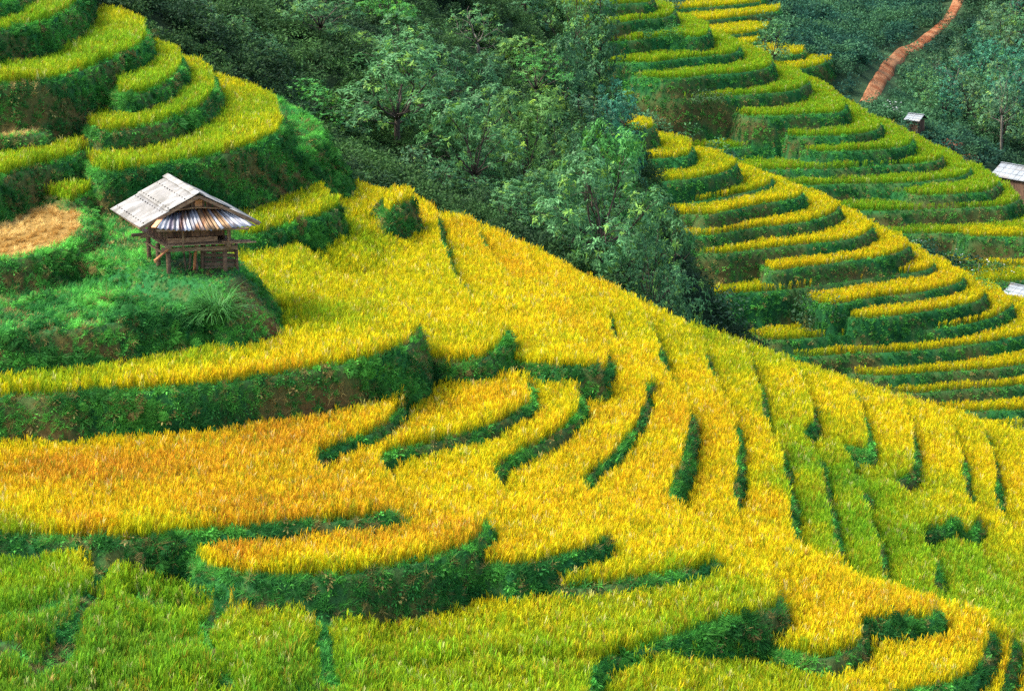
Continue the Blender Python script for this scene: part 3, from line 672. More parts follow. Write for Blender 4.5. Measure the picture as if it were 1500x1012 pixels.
RB = [(930, 190, 0.55), (860, 175, 0.60), (1000, 215, 0.50), (1040, 240, 0.42), (1000, 262, 0.45), (1100, 270, 0.48), (1150, 290, 0.58), (1100, 325, 0.66), (1200, 320, 0.60), (1150, 355, 0.62), (1240, 350, 0.64), (1180, 390, 0.70), (1300, 370, 0.68), (1100, 425, 0.50), (1300, 400, 0.64), (1390, 415, 0.70), (1280, 435, 0.70), (1350, 455, 0.66), (1430, 430, 0.62),
      (1000, 462, 0.50), (1200, 490, 0.46), (1350, 480, 0.54), (1450, 460, 0.60), (1250, 515, 0.56), (1400, 505, 0.60), (1320, 548, 0.60), (1450, 570, 0.58), (1440, 600, 0.60),
      (940, 30, 0.26), (1000, 50, 0.20), (1040, 80, 0.24), (1120, 95, 0.22), (1000, 140, 0.26), (1170, 120, 0.22), (1200, 160, 0.20), (1050, 190, 0.24), (1240, 190, 0.24), (1300, 215, 0.20), (1150, 215, 0.22), (1250, 245, 0.18), (1370, 235, 0.24), (1400, 255, 0.24), (1250, 270, 0.18), (1440, 275, 0.24), (1300, 305, 0.10), (1480, 295, 0.26), (1460, 345, 0.56), (1440, 388, 0.50), (1470, 410, 0.45),
      (1050, 30, 0.55), (1100, 50, 0.50), (1170, 80, 0.55), (1190, 95, 0.48)]
def idw(ctrl, X, Y, p0):
    Q = []; 
    for u, v, r in ctrl:
        h = hit(u, v + 8)
        if h: Q.append((h[0], h[1], r))
    Q = np.array(Q); w = 0; s = 0
    for x, y, r in Q:
        k = 1.0 / (((X - x) ** 2 + ((Y - y)) ** 2) ** 1.6 + p0)
        w = w + k; s = s + k * r
    return s / w
FURROWS = [[(152, 812), (150, 850), (132, 885), (108, 925), (86, 965), (60, 1005)], [(120, 880), (60, 905), (-20, 918)], [(332, 862), (312, 905), (302, 940), (318, 985), (335, 1025)], [(196, 880), (235, 902), (290, 905)], [(210, 945), (262, 958), (300, 940)], [(472, 905), (478, 950), (484, 1010)], [(-30, 950), (30, 965), (60, 1000)], [(740, 985), (810, 990), (870, 985)], [(610, 1000), (680, 992)]]
FURSEG = []
for ln_ in FURROWS:
    q = [hit(u, v) for u, v in ln_]; FURSEG += list(zip(q[:-1], q[1:]))
def fur_dist(X, Y):
    f = np.full(np.shape(X), 9.); wq = (fbm(X + 5, Y + 5, 1.3, 2) - .5) * .5
    for (ax, ay, _), (bx, by, _) in FURSEG:
        ex, ey = bx - ax, by - ay; t = np.clip(((X - ax) * ex + (Y - ay) * ey) / (ex * ex + ey * ey), 0, 1)
        f = np.minimum(f, np.hypot(X - ax - t * ex, Y - ay - t * ey) + wq)
    return f
def rice_on(g, slabs, dens, inset, ctrl, protos, nprot, name, label, scl, yr=None, tall=1.0):
    n = int((g.nx - 1) * (g.ny - 1) * g.h * g.h * dens)
    st = 1 / math.sqrt(dens)
    xs = np.arange(g.x0 + .1, g.x0 + (g.nx - 1) * g.h, st); ys = np.arange(g.y0 + .1, g.y0 + (g.ny - 1) * g.h, st)
    X, Y = np.meshgrid(xs, ys, indexing='ij'); X = X.ravel(); Y = Y.ravel()
    X = X + RNG.uniform(-.42, .42, X.shape) * st; Y = Y + RNG.uniform(-.42, .42, Y.shape) * st
    m = g.inside(X, Y); X, Y = X[m], Y[m]
    i, j = g.cell(X, Y); ok = g.rice[i, j]
    f0 = g.fid[i, j]; zs = np.array([s[1] for s in slabs] + [0])[f0]
    soft = np.array([s[3] < 1 for s in slabs] + [False])[f0]
    for a, b in ((0, 0), (1, 0), (0, 1), (1, 1)):
        ok &= (g.fid[i + a, j + b] == f0) & (soft | (np.abs(g.z[i + a, j + b] - zs) < .16))
    sd = g.bil(g.sd, X, Y)
    # growers leave the lip clear where it is walked; plants crowd the rest
    pl = np.hypot(X, Y); fac = (g.ox[i, j] * X + g.oy[i, j] * Y) / pl
    ins = np.interp(fac, [-.42, -.06], [-.4, inset])
    top_ok = ok & (sd > np.maximum(ins, .02))
    side_ok = g.rice[i, j] & (fac < -.3) & (sd > ins) & (sd < .1)
    ok = top_ok | side_ok | (soft & g.rice[i, j] & (g.slope[i, j] < .9))
    zs = np.where(soft | side_ok, g.bil(g.z, X, Y), zs)
    if yr: ok &= (Y >= yr[0]) & (Y < yr[1])
    X, Y, zs, sd = X[ok], Y[ok], zs[ok], sd[ok]
    P = np.stack([X, Y, zs], 1); k = in_view(P); P = P[k]; X, Y, sd = P[:, 0], P[:, 1], sd[k]
    # trodden furrows between the small unripe plots at the lower left
    fur = np.full(len(X), 9.); fg = np.zeros(len(X), bool)
    if yr is None:
        fur = fur_dist(X, Y)
        fg = fur < 1.4
    k = ~(fg & (fur < .16)); P = P[k]; X, Y, sd, fur, fg = X[k], Y[k], sd[k], fur[k], fg[k]
    n = len(P)
    rip = idw(ctrl, X, Y, .4)
    rip = rip + (fbm(X, Y, .45, 3) - .5) * .22 + RNG.normal(0, .07, n) - .0
    tint = ripe_col(rip) * (1 + RNG.normal(0, .13, n))[:, None] * (1 + (fbm(X + 77, Y, .8, 2) - .5) * .25)[:, None]
    # scattered green plants among ripe ones
    gsel = RNG.random(n) < .17
    tint[gsel] = lerp(tint[gsel], np.array((.16, .34, .02)), np.full(gsel.sum(), .6))
    csel = RNG.random(n) < .035
    tint[csel] = lerp(tint[csel], np.array((.85, .72, .30)), np.full(csel.sum(), .6))
    osel = RNG.random(n) < .11
    tint[osel] = lerp(tint[osel], np.array((.50, .20, .03)), np.full(osel.sum(), .5))
    lean = .22 * (fbm(X, Y + 200, .12, 2) - .5)
    rot = np.stack([RNG.normal(0, .08, n) + lean, RNG.normal(0, .08, n) + lean, RNG.uniform(0, 6.28, n)], 1)
    s = scl * (1 + RNG.normal(0, .08, n)) * (1 + (fbm(X + 30, Y + 60, .6, 3) - .5) * np.interp(rip, [.1, .4], [1.1, .35]))
    s = s * np.where(fg, np.interp(fur, [.16, .55, 1.2], [.6, 1.1, 1.12]), 1)
    S = np.stack([s, s, s * (1 + RNG.normal(0, .06, n)) * tall], 1)
    print(name, n)
    return scatter(name, P, rot, S, RNG.integers(0, nprot, n), np.clip(tint, 0, 1), protos, label, 'rice')
rice_on(GA, SLABS_A, 84., .18, RIPE_LIT, RICE_NEAR, 8, 'rice_crop', 'ripening gold, orange and green rice standing on the near spur around the stilt hut', 1.0)
rice_on(GB, SLABS_B, 14., .30, RB, RICE_FAR, 6, 'rice_crop', 'yellow rice in curved bands on the middle hill behind the dark wood', 1.0, (205, 286), 1.55)
rice_on(GB, SLABS_B, 11., .30, RB, RICE_FAR, 6, 'rice_crop', 'green rice in curved bands on the farther terraced hill below the red path', 1.05, (286, 420), 1.55)

# ------------------------------------------------------------------ grass and herbs on the banks
def tuft_proto(seed, n=16, L=.30, w=.018, lean=1.0):
    r = random.Random(seed); mb = MB()
    for k in range(n):
        a = r.uniform(0, 6.28); ang = r.uniform(.1, .9) * lean; l = L * r.uniform(.6, 1.2); x, y, z = r.uniform(-.07, .07), r.uniform(-.07, .07), 0
        dx, dy = math.cos(a), math.sin(a); V = []; q = r.uniform(.65, 1.35)
        for s_ in range(4):
            ww = w * (1 - s_ / 3.4) * .5
            V += [(x + dy * ww, y - dx * ww, z), (x - dy * ww, y + dx * ww, z)]
            x += dx * math.sin(ang) * l / 3; y += dy * math.sin(ang) * l / 3; z += math.cos(ang) * l / 3; ang += .35
        mb.add(V, [(2 * k_, 2 * k_ + 1, 2 * k_ + 3, 2 * k_ + 2) for k_ in range(3)], 0, (q, q, q))
    return mb.mesh('grass_tuft', [M['leaf_i']])
def herb_proto(seed, n=26, R=.2, L=.11, W=.055):
    r = np.random.default_rng(seed)
    d = nrm(r.normal(0, 1, (n, 3))); d[:, 2] = np.abs(d[:, 2]) * .8
    Cn = d * (R * r.uniform(.2, 1, (n, 1)))
    D = nrm(d + r.normal(0, .5, (n, 3)) + np.array([0, 0, -.25])); Nn = nrm(np.array([0, 0, 1.]) + r.normal(0, .4, (n, 3)))
    V, Fc = leaves_np(Cn, D, Nn, L * r.uniform(.7, 1.4, n), W * r.uniform(.7, 1.3, n))
    t = np.repeat(r.uniform(.6, 1.4, (n, 1)), 3, 1)
    return mesh_np('herb', V, Fc, [M['leaf_i']], tint=t)
def fern_proto(seed, n=9, L=.5):
    r = random.Random(seed); V, Fc, T = [], [], []
    for k in range(n):
        a = r.uniform(0, 6.28); ang = r.uniform(.3, .9); dx, dy = math.cos(a), math.sin(a); x = y = z = 0.; q = r.uniform(.7, 1.3); l = L * r.uniform(.7, 1.2)
        for s_ in range(9):
            x += dx * math.sin(ang) * l / 9; y += dy * math.sin(ang) * l / 9; z += math.cos(ang) * l / 9; ang += .14
            lw = .13 * math.sin(math.pi * (s_ + 1) / 10.5) + .02
            for sg in (-1, 1):
                o_ = len(V); ex, ey = -dy * sg, dx * sg
                V += [(x, y, z), (x + ex * lw * .6 + dx * .03, y + ey * lw * .6 + dy * .03, z + .012), (x + ex * lw + dx * .02, y + ey * lw + dy * .02, z - .02), (x + ex * lw * .5 - dx * .012, y + ey * lw * .5 - dy * .012, z)]
                Fc.append((o_, o_ + 1, o_ + 2, o_ + 3)); T.append((q, q, q))
    return mesh_np('fern', V, Fc, [M['leaf_i']], tint=np.array(T))
def surface_points(g, dens, mask):
    area = g.h * g.h * np.sqrt(1 + g.slope ** 2)
    lam = np.where(mask, dens * area, 0)[:-1, :-1]
    n = RNG.poisson(lam); idx = np.repeat(np.arange(n.size), n.ravel())
    i, j = np.unravel_index(idx, n.shape)
    x = g.x0 + (i + RNG.random(len(i))) * g.h; y = g.y0 + (j + RNG.random(len(i))) * g.h
    P = np.stack([x, y, g.bil(g.z, x, y)], 1); k = in_view(P)
    return P[k], i[k], j[k]
def orient(g, i, j, amount):
    gx, gy = g.gradx[i, j], g.grady[i, j]; sl = np.hypot(gx, gy)
    return np.stack([RNG.normal(0, .15, len(i)), np.arctan(sl) * amount + RNG.normal(0, .15, len(i)), np.arctan2(-gy, -gx) + RNG.normal(0, .5, len(i))], 1)
def grow(g, slabs, dens, protos, npr, name, label, mask, sc, bright=1.0, brown_cut=.62, lush=None, amount=.75, pw=None, dryk=1.0):
    P, i, j = surface_points(g, dens, mask)
    br = g.brown[i, j]; keep = RNG.random(len(P)) > br * brown_cut
    P, i, j = P[keep], i[keep], j[keep]; n = len(P)
    t = sm(fbm(P[:, 0] * 1.1 + P[:, 2], P[:, 1] + P[:, 2] * 1.4, .7, 3) + RNG.normal(0, .09, n), .32, .68)
    tint = lerp(np.broadcast_to(np.array((.020, .115, .021)), (n, 3)), np.array((.072, .28, .034)), t)
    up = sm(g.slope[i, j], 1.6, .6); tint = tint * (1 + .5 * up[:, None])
    dry = RNG.random(n) < .05 + .25 * br[keep] * dryk; tint[dry] = np.array((.22, .17, .05))
    tint = tint * bright * (1 + RNG.normal(0, .15, n))[:, None]
    s = sc * RNG.uniform(.6, 1.35, n)
    if sc == .74:
        q = hit(290, 398); s = s * np.interp(np.hypot(P[:, 0] - q[0], P[:, 1] - q[1]), [1.7, 3.0], [.45, 1])
    print(name, n)
    return scatter(name, P, orient(g, i, j, amount), np.stack([s, s, s], 1), RNG.choice(npr, n, p=pw) if pw is not None else RNG.integers(0, npr, n), np.clip(tint, .003, 1), protos, label, 'grass')
TUFT = proto_collection('tuft', [tuft_proto(i) for i in range(5)] + [herb_proto(i) for i in range(4)])
TUFT_FAR = proto_collection('tuft_far', [tuft_proto(20 + i, 14, .5, .05) for i in range(3)] + [herb_proto(20 + i, 22, .35, .22, .11) for i in range(3)])
FERN = proto_collection('fern', [fern_proto(i) for i in range(4)] + [tuft_proto(60 + i, 26, .62, .024, .8) for i in range(2)])
nmA = [s[0] for s in SLABS_A]
steepA = (GA.slope > .45) & (GA.fid >= 0)
ledge = np.isin(GA.fid, [nmA.index(k) for k in ('K1', 'K2', 'mound')])
plot = np.isin(GA.fid, [nmA.index(k) for k in ('F9a', 'F9b', 'F9c')])
lip = ((GA.fid >= 0) & (GA.sd < .55) & (GA.sd > -.2)) | (fur_dist(GA.gx, GA.gy) < .5) | (plot & (GA.sd < .3))
grow(GA, SLABS_A, 85., TUFT, 9, 'bank_grass', 'short green grass and herbs covering the steep banks between the near paddies', steepA | ledge | lip, .74, 1.3, pw=[.17] * 5 + [.0375] * 4)
lush = (np.isin(GA.fid, [nmA.index('K2'), nmA.index('mound')]) & (fbm(GA.gx + 9, GA.gy + GA.z, .5, 2) > .45)) | (steepA & (fbm(GA.gx + 70, GA.gy + 3 + GA.z * .8, .4, 2) > .60))
grow(GA, SLABS_A, 9., FERN, 6, 'fern', 'lush ferns and tall grass hanging on the knoll and mound beside the hut', lush, .75, .85, .9, dryk=0.)
steepB = (GB.slope > .45) & (GB.fid >= 0)
grow(GB, SLABS_B, 7., TUFT_FAR, 6, 'bank_grass', 'green grass on the banks of the far curved terraces', steepB | ((GB.fid >= 0) & (GB.sd < .3)), .7, 1.25)

# straw stubble in rows on the two harvested plots
def stubble():
    P = []
    for nm in ('T8', 'T6b'):
        k = nmA.index(nm); m = (GA.fid == k) & (GA.sd > .35) & (GA.slope < .4)
        p, i, j = surface_points(GA, 60., m)
        row = np.sin((GA.sd[i, j] + .25 * fbm(p[:, 0], p[:, 1], .3, 2)) * 2 * math.pi / .62)
        P.append(p[row > -.15])
    P = np.concatenate(P); n = len(P)
    t = fbm(P[:, 0], P[:, 1], .7, 3)
    tint = lerp(np.broadcast_to(np.array((.46, .25, .05)), (n, 3)), np.array((.85, .60, .20)), sm(t + RNG.normal(0, .1, n), .3, .7))
    s = RNG.uniform(.5, 1.0, n)
    scatter('straw_stubble', P, np.stack([RNG.normal(0, .3, n), RNG.normal(0, .3, n), RNG.uniform(0, 6.28, n)], 1), np.stack([s, s, s * .75], 1), RNG.integers(0, 5, n), tint, TUFT,
            'cut straw stubble in curved rows on the harvested plot left of the hut', 'straw')
stubble()

# ------------------------------------------------------------------ trees
def branch(rng, a, b, n=5, wob=.12):
    a, b = np.array(a, float), np.array(b, float); L = np.linalg.norm(b - a)
    t = np.linspace(0, 1, n)[:, None]; p = a + (b - a) * t
    p += np.sin(t * math.pi) * rng.normal(0, wob * L * .5, 3) + rng.normal(0, wob * L * .12, (n, 3)) * np.sin(t * math.pi)
    p[:, 2] += np.sin(t[:, 0] * math.pi) * L * .06
    return p
def tree_meshes(seed, kind):
    """unit tree about 8 m high -> trunk mesh, crown mesh"""
    rng = np.random.default_rng(seed); wood = MB()
    P = dict(L=dict(fork=.30, nl=7, rad=3.3, lobes=11, lr=1.45, ncl=84, per=9, ll=.29, lw=.085, droop=.75, bark='bark', tr=.15),
             R=dict(fork=.22, nl=6, rad=2.6, lobes=12, lr=1.35, ncl=60, per=9, ll=.20, lw=.10, droop=.35, bark='bark', tr=.13),
             T=dict(fork=.34, nl=7, rad=3.2, lobes=12, lr=1.15, ncl=34, per=9, ll=.20, lw=.07, droop=.2, bark='bark', tr=.11),
             P=dict(fork=.42, nl=7, rad=2.5, lobes=9, lr=1.15, ncl=30, per=8, ll=.26, lw=.08, droop=.6, bark='bark_pale', tr=.12),
             C=dict(fork=.12, nl=10, rad=1.6, lobes=15, lr=1.05, ncl=60, per=9, ll=.22, lw=.08, droop=.5, bark='bark', tr=.14))[kind]
    Ht = 8.0; fk = P['fork'] * Ht
    lean = rng.normal(0, .35, 2)
    tp = np.array([[0, 0, -.8], [lean[0] * .15, lean[1] * .15, fk * .5], [lean[0] * .5, lean[1] * .5, fk]])
    wood.tube(np.concatenate([branch(rng, tp[0], tp[1], 4, .05)[:-1], branch(rng, tp[1], tp[2], 4, .06)]), [P['tr'] * 1.5, P['tr'] * 1.15, P['tr'] * 1.02, P['tr'], P['tr'] * .95, P['tr'] * .9, P['tr'] * .85], 8)
    cz = fk + (Ht - fk) * .5
    lobes = []
    for k in range(P['lobes']):
        a = 2.4 * k + rng.uniform(-.5, .5)
        if kind == 'C':
            f = (k + .5) / P['lobes']; h = Ht * (.14 + .80 * f); r = P['rad'] * (1 - f) ** .7 * rng.uniform(.5, .85)
        elif kind == 'T':
            h = fk + (Ht - fk) * (.2 + .75 * (k + .5) / P['lobes']) + rng.normal(0, .2); r = P['rad'] * rng.uniform(.3, .92) * math.sin(math.pi * min(.95, .25 + .7 * (h - fk) / (Ht - fk)))
        else:
            f = (k + .5) / P['lobes']; h = fk * .85 + (Ht * .97 - P['lr'] * .7 - fk * .85) * f + rng.normal(0, .25)
            r = (P['rad'] - P['lr'] * .55) * math.sqrt(max(.03, 1 - (max(0, f - .25) / .78) ** 2)) * rng.uniform(.62, 1.08)
        c = np.array([lean[0] * .6 + r * math.cos(a), lean[1] * .6 + r * math.sin(a), h])
        lobes.append((c, P['lr'] * rng.uniform(.65, 1.2)))
    top = tp[2]
    for c, r in lobes:
        s = top if kind != 'C' else np.array([lean[0] * .5 * c[2] / Ht, lean[1] * .5 * c[2] / Ht, max(.4, c[2] - .4)])
        if kind != 'C' and c[2] < fk * 1.25: s = tp[1] * .3 + tp[2] * .7
        b = branch(rng, s, c, 6, .16); r0 = P['tr'] * .5 * (.6 + .5 * rng.random())
        wood.tube(b, np.linspace(r0, r0 * .35, 6), 6)
        for q in range(4):
            d = nrm(rng.normal(0, 1, 3) + np.array([0, 0, .3])); e = c + d * r * .85
            wood.tube(branch(rng, b[3 + q % 2], e, 4, .15), np.linspace(r0 * .35, r0 * .1, 4), 4)
    if kind == 'C': wood.tube([(lean[0] * .3, lean[1] * .3, fk), (lean[0] * .6, lean[1] * .6, Ht * .95)], [P['tr'] * .8, .02], 6)
    V, T = [], []
    for c, r in lobes:
        n = int(P['ncl'] * (r / P['lr']) ** 2 * rng.uniform(.7, 1.15))
        d = nrm(rng.normal(0, 1, (n, 3))); rr = rng.uniform(.35, 1.0, (n, 1)) ** .55
        sq = np.array([1, 1, .42 if kind == 'T' else .78])
        cc = c + d * rr * r * sq
        # twigs gather the leaves into uneven tufts with gaps
        hole = fbm(cc[:, 0] * 1.3 + seed * 7, cc[:, 1] * 1.3 + cc[:, 2] * 1.1, 1.0, 2) > .36
        cc, d = cc[hole], d[hole]; n = len(cc)
        lobe_t = rng.uniform(.85, 1.15)
        for i in range(n):
            m = P['per'] + rng.integers(-3, 4)
            az = rng.uniform(0, 6.28) + np.arange(m) * 6.28 / m + rng.normal(0, .3, m)
            ax = nrm(d[i] + np.array([0, 0, .55]) + rng.normal(0, .3, 3))
            u = nrm(np.cross(ax, [.3, .5, .8])); v = np.cross(ax, u)
            D = nrm(np.cos(az)[:, None] * u + np.sin(az)[:, None] * v + ax * rng.uniform(-.1, .7, (m, 1)) + np.array([0, 0, -P['droop']]) * rng.uniform(.4, 1.2, (m, 1)))
            Nn = nrm(ax + rng.normal(0, .25, (m, 3)))
            Vv, _ = leaves_np(np.repeat(cc[i][None], m, 0) + rng.normal(0, .05, (m, 3)), D, Nn, P['ll'] * rng.uniform(.7, 1.25, m), P['lw'] * rng.uniform(.75, 1.25, m))
            V.append(Vv)
            young = rng.random() < .13
            base_t = np.array((.105, .27, .090)) if not young else np.array((.20, .38, .06))
            T.append(base_t * lobe_t * rng.uniform(.7, 1.3) * rng.uniform(.8, 1.2, (m, 1)))
    V = np.concatenate(V); T = np.concatenate(T)
    k = Ht / (V[:, 2].max() + .05)
    cm = mesh_np('crown', V, np.arange(len(V)).reshape(-1, 4), [M['leaf']], tint=T)
    return wood.mesh('trunk', [M[P['bark']]], True), cm
KIND = {k: [tree_meshes(100 + 10 * i + j, k) for j in range(n)] for i, (k, n) in enumerate((('L', 5), ('R', 3), ('T', 2), ('P', 2), ('C', 2)))}
def ground_at(u, D):
    # point on the ground under image column u at distance D
    for _ in range(3):
        x = D * (u - CU) / F * (CP + .25 * SP); z = float(H(x, D)[0])
        x = (u - CU) / F * (D * CP - z * SP)
    return x, D, float(H(x, D)[0])
def crown_tint(name, mul):
    m = M['leaf'].copy(); m.name = name
    nd, ln = m.node_tree.nodes, m.node_tree.links
    at_ = [n for n in nd if n.type == 'ATTRIBUTE'][0]
    mx = [n for n in nd if n.type == 'MIX'][0]
    mx.blend_type = 'MULTIPLY'; mx.inputs[0].default_value = 1; mx.inputs[7].default_value = (*mul, 1)
    return m
M['leaf_dark'] = crown_tint('dark_leaf', (.66, .72, .80)); M['leaf_blue_haze'] = crown_tint('bluish_hazed_leaf', (.60, .92, 1.5))  # the blue tint stands in for distance haze on the far wood
M['leaf_bright'] = crown_tint('bright_leaf', (1.0, 1.35, .8)); M['leaf_grey'] = crown_tint('grey_green_leaf', (1.1, .95, 1.25)); M['leaf_warm'] = crown_tint('warm_leaf', (1.35, 1.15, .8)); M['leaf_yellow'] = crown_tint('yellow_leaf', (2.2, 1.7, .8))
_var = {}
_tn = 0
def tree(u, D, vtop, half, kind, label, group=None, look=None, xyz=None):
    global _tn
    x, y, z = xyz if xyz else ground_at(u, D)
    zt = z_at(D, vtop) if vtop is not None else z + 8
    h = max(2.0, zt - z)
    k = F / (y * CP - z * SP)
    i = _tn % len(KIND[kind]); _tn += 1
    tm, cm = KIND[kind][i]
    if look:
        key = (kind, i, look)
        if key not in _var:
            c2 = cm.copy(); c2.name = 'crown'; c2.materials.clear(); c2.materials.append(M[look]); _var[key] = c2
        cm = _var[key]
    rad = {'L': 3.5, 'R': 2.9, 'T': 3.4, 'P': 2.7, 'C': 2.0}[kind]
    e = empty('tree', (x, y, z - .1), random.uniform(0, 6.28))
    s = h / 8.0; sx = half / k / rad
    sx = min(max(sx, s * .6), s * 1.7); e.scale = (sx, sx, s)
    obj('trunk', tm, e); obj('crown', cm, e)
    return tag(e, label, 'tree', group)
G1 = 'broadleaf trees of the wood'
LB = 'dark green broadleaf tree crowded among others in the wood behind the crest'
tree(582, 117, 45, 112, 'L', 'broad spreading tree with forked trunk bare below, largest in the wood')
tree(690, 114, 118, 92, 'L', 'big leafy tree with straight trunk standing just behind the golden crest')
tree(873, 106, 188, 105, 'L', 'lone leafy tree rooted at the crest, in front of the yellow terraces')
tree(785, 150, 68, 72, 'T', 'airy flat-topped tree with thin dark forked stems over a yellow shrub', None, 'leaf_bright')
tree(843, 188, -35, 62, 'T', 'thin layered tree against dark foliage at the top edge of the wood')
tree(880, 186, -25, 46, 'C', 'dark narrow evergreen tree at the wood edge beside the green terraces', None, 'leaf_dark')
tree(775, 192, -45, 60, 'C', 'dark dense evergreen tree behind the thin layered tree', None, 'leaf_dark')
tree(698, 158, -5, 62, 'P', 'slender tree with pale bare trunk showing at the top of the wood')
tree(466, 126, -25, 88, 'L', 'grey-green tree with dark forked stem above the rounded bush')
tree(457, 114, 104, 54, 'R', 'rounded dense bush-like tree beside the top of the grassy mound', None, 'leaf_bright')
tree(1133, 360, 22, 36, 'R', 'small dark tree standing alone above the far green terraces')
tree(800, 150, 118, 50, 'R', 'yellow-leaved shrub under the airy flat-topped tree', None, 'leaf_yellow')
rt0 = random.Random(21)
for u, D, vt, hf, kd, lk in [(805, 114, 235, 75, 'L', None), (955, 109, 290, 55, 'L', None), (770, 128, 120, 85, 'L', None), (640, 128, 95, 80, 'L', None), (520, 128, 75, 70, 'L', None), (560, 150, -25, 80, 'L', None),
        (640, 168, -30, 75, 'L', None), (390, 132, -45, 80, 'L', None), (320, 126, -40, 75, 'L', 'leaf_dark'), (255, 116, -20, 50, 'R', None), (300, 116, 35, 50, 'R', None), (350, 118, 60, 55, 'R', None), (390, 118, 75, 45, 'R', 'leaf_dark'),
        (520, 116, 150, 40, 'R', None), (610, 112, 205, 45, 'R', None), (650, 110, 240, 45, 'R', 'leaf_dark'), (740, 109, 270, 50, 'R', None), (700, 111, 250, 40, 'R', 'leaf_dark'), (760, 110, 255, 60, 'L', None), (830, 107, 310, 45, 'R', 'leaf_dark'),
        (910, 105, 345, 50, 'R', None), (975, 104, 380, 40, 'R', 'leaf_dark'), (900, 140, 165, 55, 'L', None), (860, 150, 130, 50, 'R', None), (830, 140, 160, 60, 'L', 'leaf_dark'), (720, 150, 70, 70, 'L', None), (730, 178, -10, 60, 'L', 'leaf_dark'),
        (600, 185, -60, 70, 'L', 'leaf_dark'), (500, 165, -60, 80, 'L', 'leaf_dark'), (430, 160, -80, 80, 'L', None), (880, 165, 95, 45, 'R', 'leaf_blue_haze'), (910, 150, 120, 45, 'R', 'leaf_blue_haze'), (220, 128, -60, 55, 'L', None), (680, 135, 60, 70, 'L', 'leaf_dark'),
        (590, 135, 20, 70, 'L', None), (950, 125, 270, 50, 'L', None), (870, 125, 205, 60, 'L', 'leaf_dark'), (820, 165, 40, 60, 'L', 'leaf_dark'), (760, 165, 40, 60, 'L', None), (845, 172, 70, 45, 'C', 'leaf_dark')]:
    tree(u, D, vt, hf, kd, LB, G1, lk or rt0.choice([None, None, 'leaf_bright', 'leaf_dark', 'leaf_grey', 'leaf_warm']))
# distance haze put into leaf colour: the wood on the far slope right of the dirt path
G2 = 'trees of the far wood'
LF = 'green tree tinted haze-blue, crowded among others in the far wood right of the red path'
rt = random.Random(5)
tree(1465, 372, 72, 42, 'P', 'tall pale-topped tree with long bare trunk in the far wood', None, 'leaf_grey')
for u, v in [(1345, 150), (1362, 140), (1385, 140), (1412, 128), (1455, 118), (1478, 112), (1462, 78), (1488, 62), (1360, 178), (1388, 182), (1450, 165), (1485, 165), (1330, 112), (1395, 100), (1428, 78), (1446, 62), (1440, 52), (1475, 40), (1505, 30), (1420, 30), (1455, 10), (1490, 0), (1530, 10), (1340, 135), (1370, 122), (1400, 118), (1430, 100), (1490, 95), (1515, 80), (1310, 150),
             (1395, 152), (1425, 148), (1445, 140), (1500, 140), (1420, 185), (1450, 190), (1480, 195), (1510, 185), (1470, 225), (1500, 222), (1525, 235), (1375, 160), (1440, 215), (1400, 60), (1430, -20), (1480, -35), (1540, 60), (1535, 130)]:
    u += rt.uniform(-6, 6); h = hit(u, v)
    pu = lambda q: np.interp(q, [-30, 0, 28, 62, 76, 96, 118, 142, 160], [1408, 1404, 1388, 1352, 1322, 1302, 1290, 1276, 1258])
    ht = next((t for t in (rt.uniform(8, 12.5), 6.0, 4.2) if all(u - 4.2 * t ** .9 > pu(q) + 10 for q in range(int(v - 8.6 * t), int(v) + 5, 6))), None)
    if ht is None: continue
    if not h: continue
    e = tree(u, h[1], None, rt.uniform(26, 38), rt.choice('LRRP'), LF, G2, rt.choice(['leaf_blue_haze', 'leaf_blue_haze', 'leaf_grey', None]), xyz=h)
    s = ht / 8; e.scale = (s * rt.uniform(.85, 1.15), s * rt.uniform(.85, 1.15), s)

# ------------------------------------------------------------------ bushes
def bush_mesh(seed, n=420, L=.2, Wd=.09, flowers=0):
    r = np.random.default_rng(seed)
    lob = [(np.array([r.normal(0, .45), r.normal(0, .45), r.uniform(.25, .8)]), r.uniform(.3, .55)) for _ in range(7)]
    V, T = [], []
    for c, rad in lob:
        m = n // 7; d = nrm(r.normal(0, 1, (m, 3))); p = c + d * rad * (r.uniform(.3, 1, (m, 1)) ** .5); p[:, 2] = np.abs(p[:, 2])
        D = nrm(d + r.normal(0, .6, (m, 3)) + np.array([0, 0, -.2])); Nn = nrm(d * .6 + np.array([0, 0, .8]) + r.normal(0, .3, (m, 3)))
        v, _ = leaves_np(p, D, Nn, L * r.uniform(.6, 1.3, m), Wd * r.uniform(.7, 1.3, m)); V.append(v)
        T.append(np.array((1., 1., 1.)) * r.uniform(.6, 1.4, (m, 1)))
    V = np.concatenate(V)
    return V, np.concatenate(T)
def bush_inst(seed):
    V, T = bush_mesh(seed); return mesh_np('bush', V, np.arange(len(V)).reshape(-1, 4), [M['leaf_i']], tint=T)
BUSH = proto_collection('bush', [bush_inst(i) for i in range(6)])
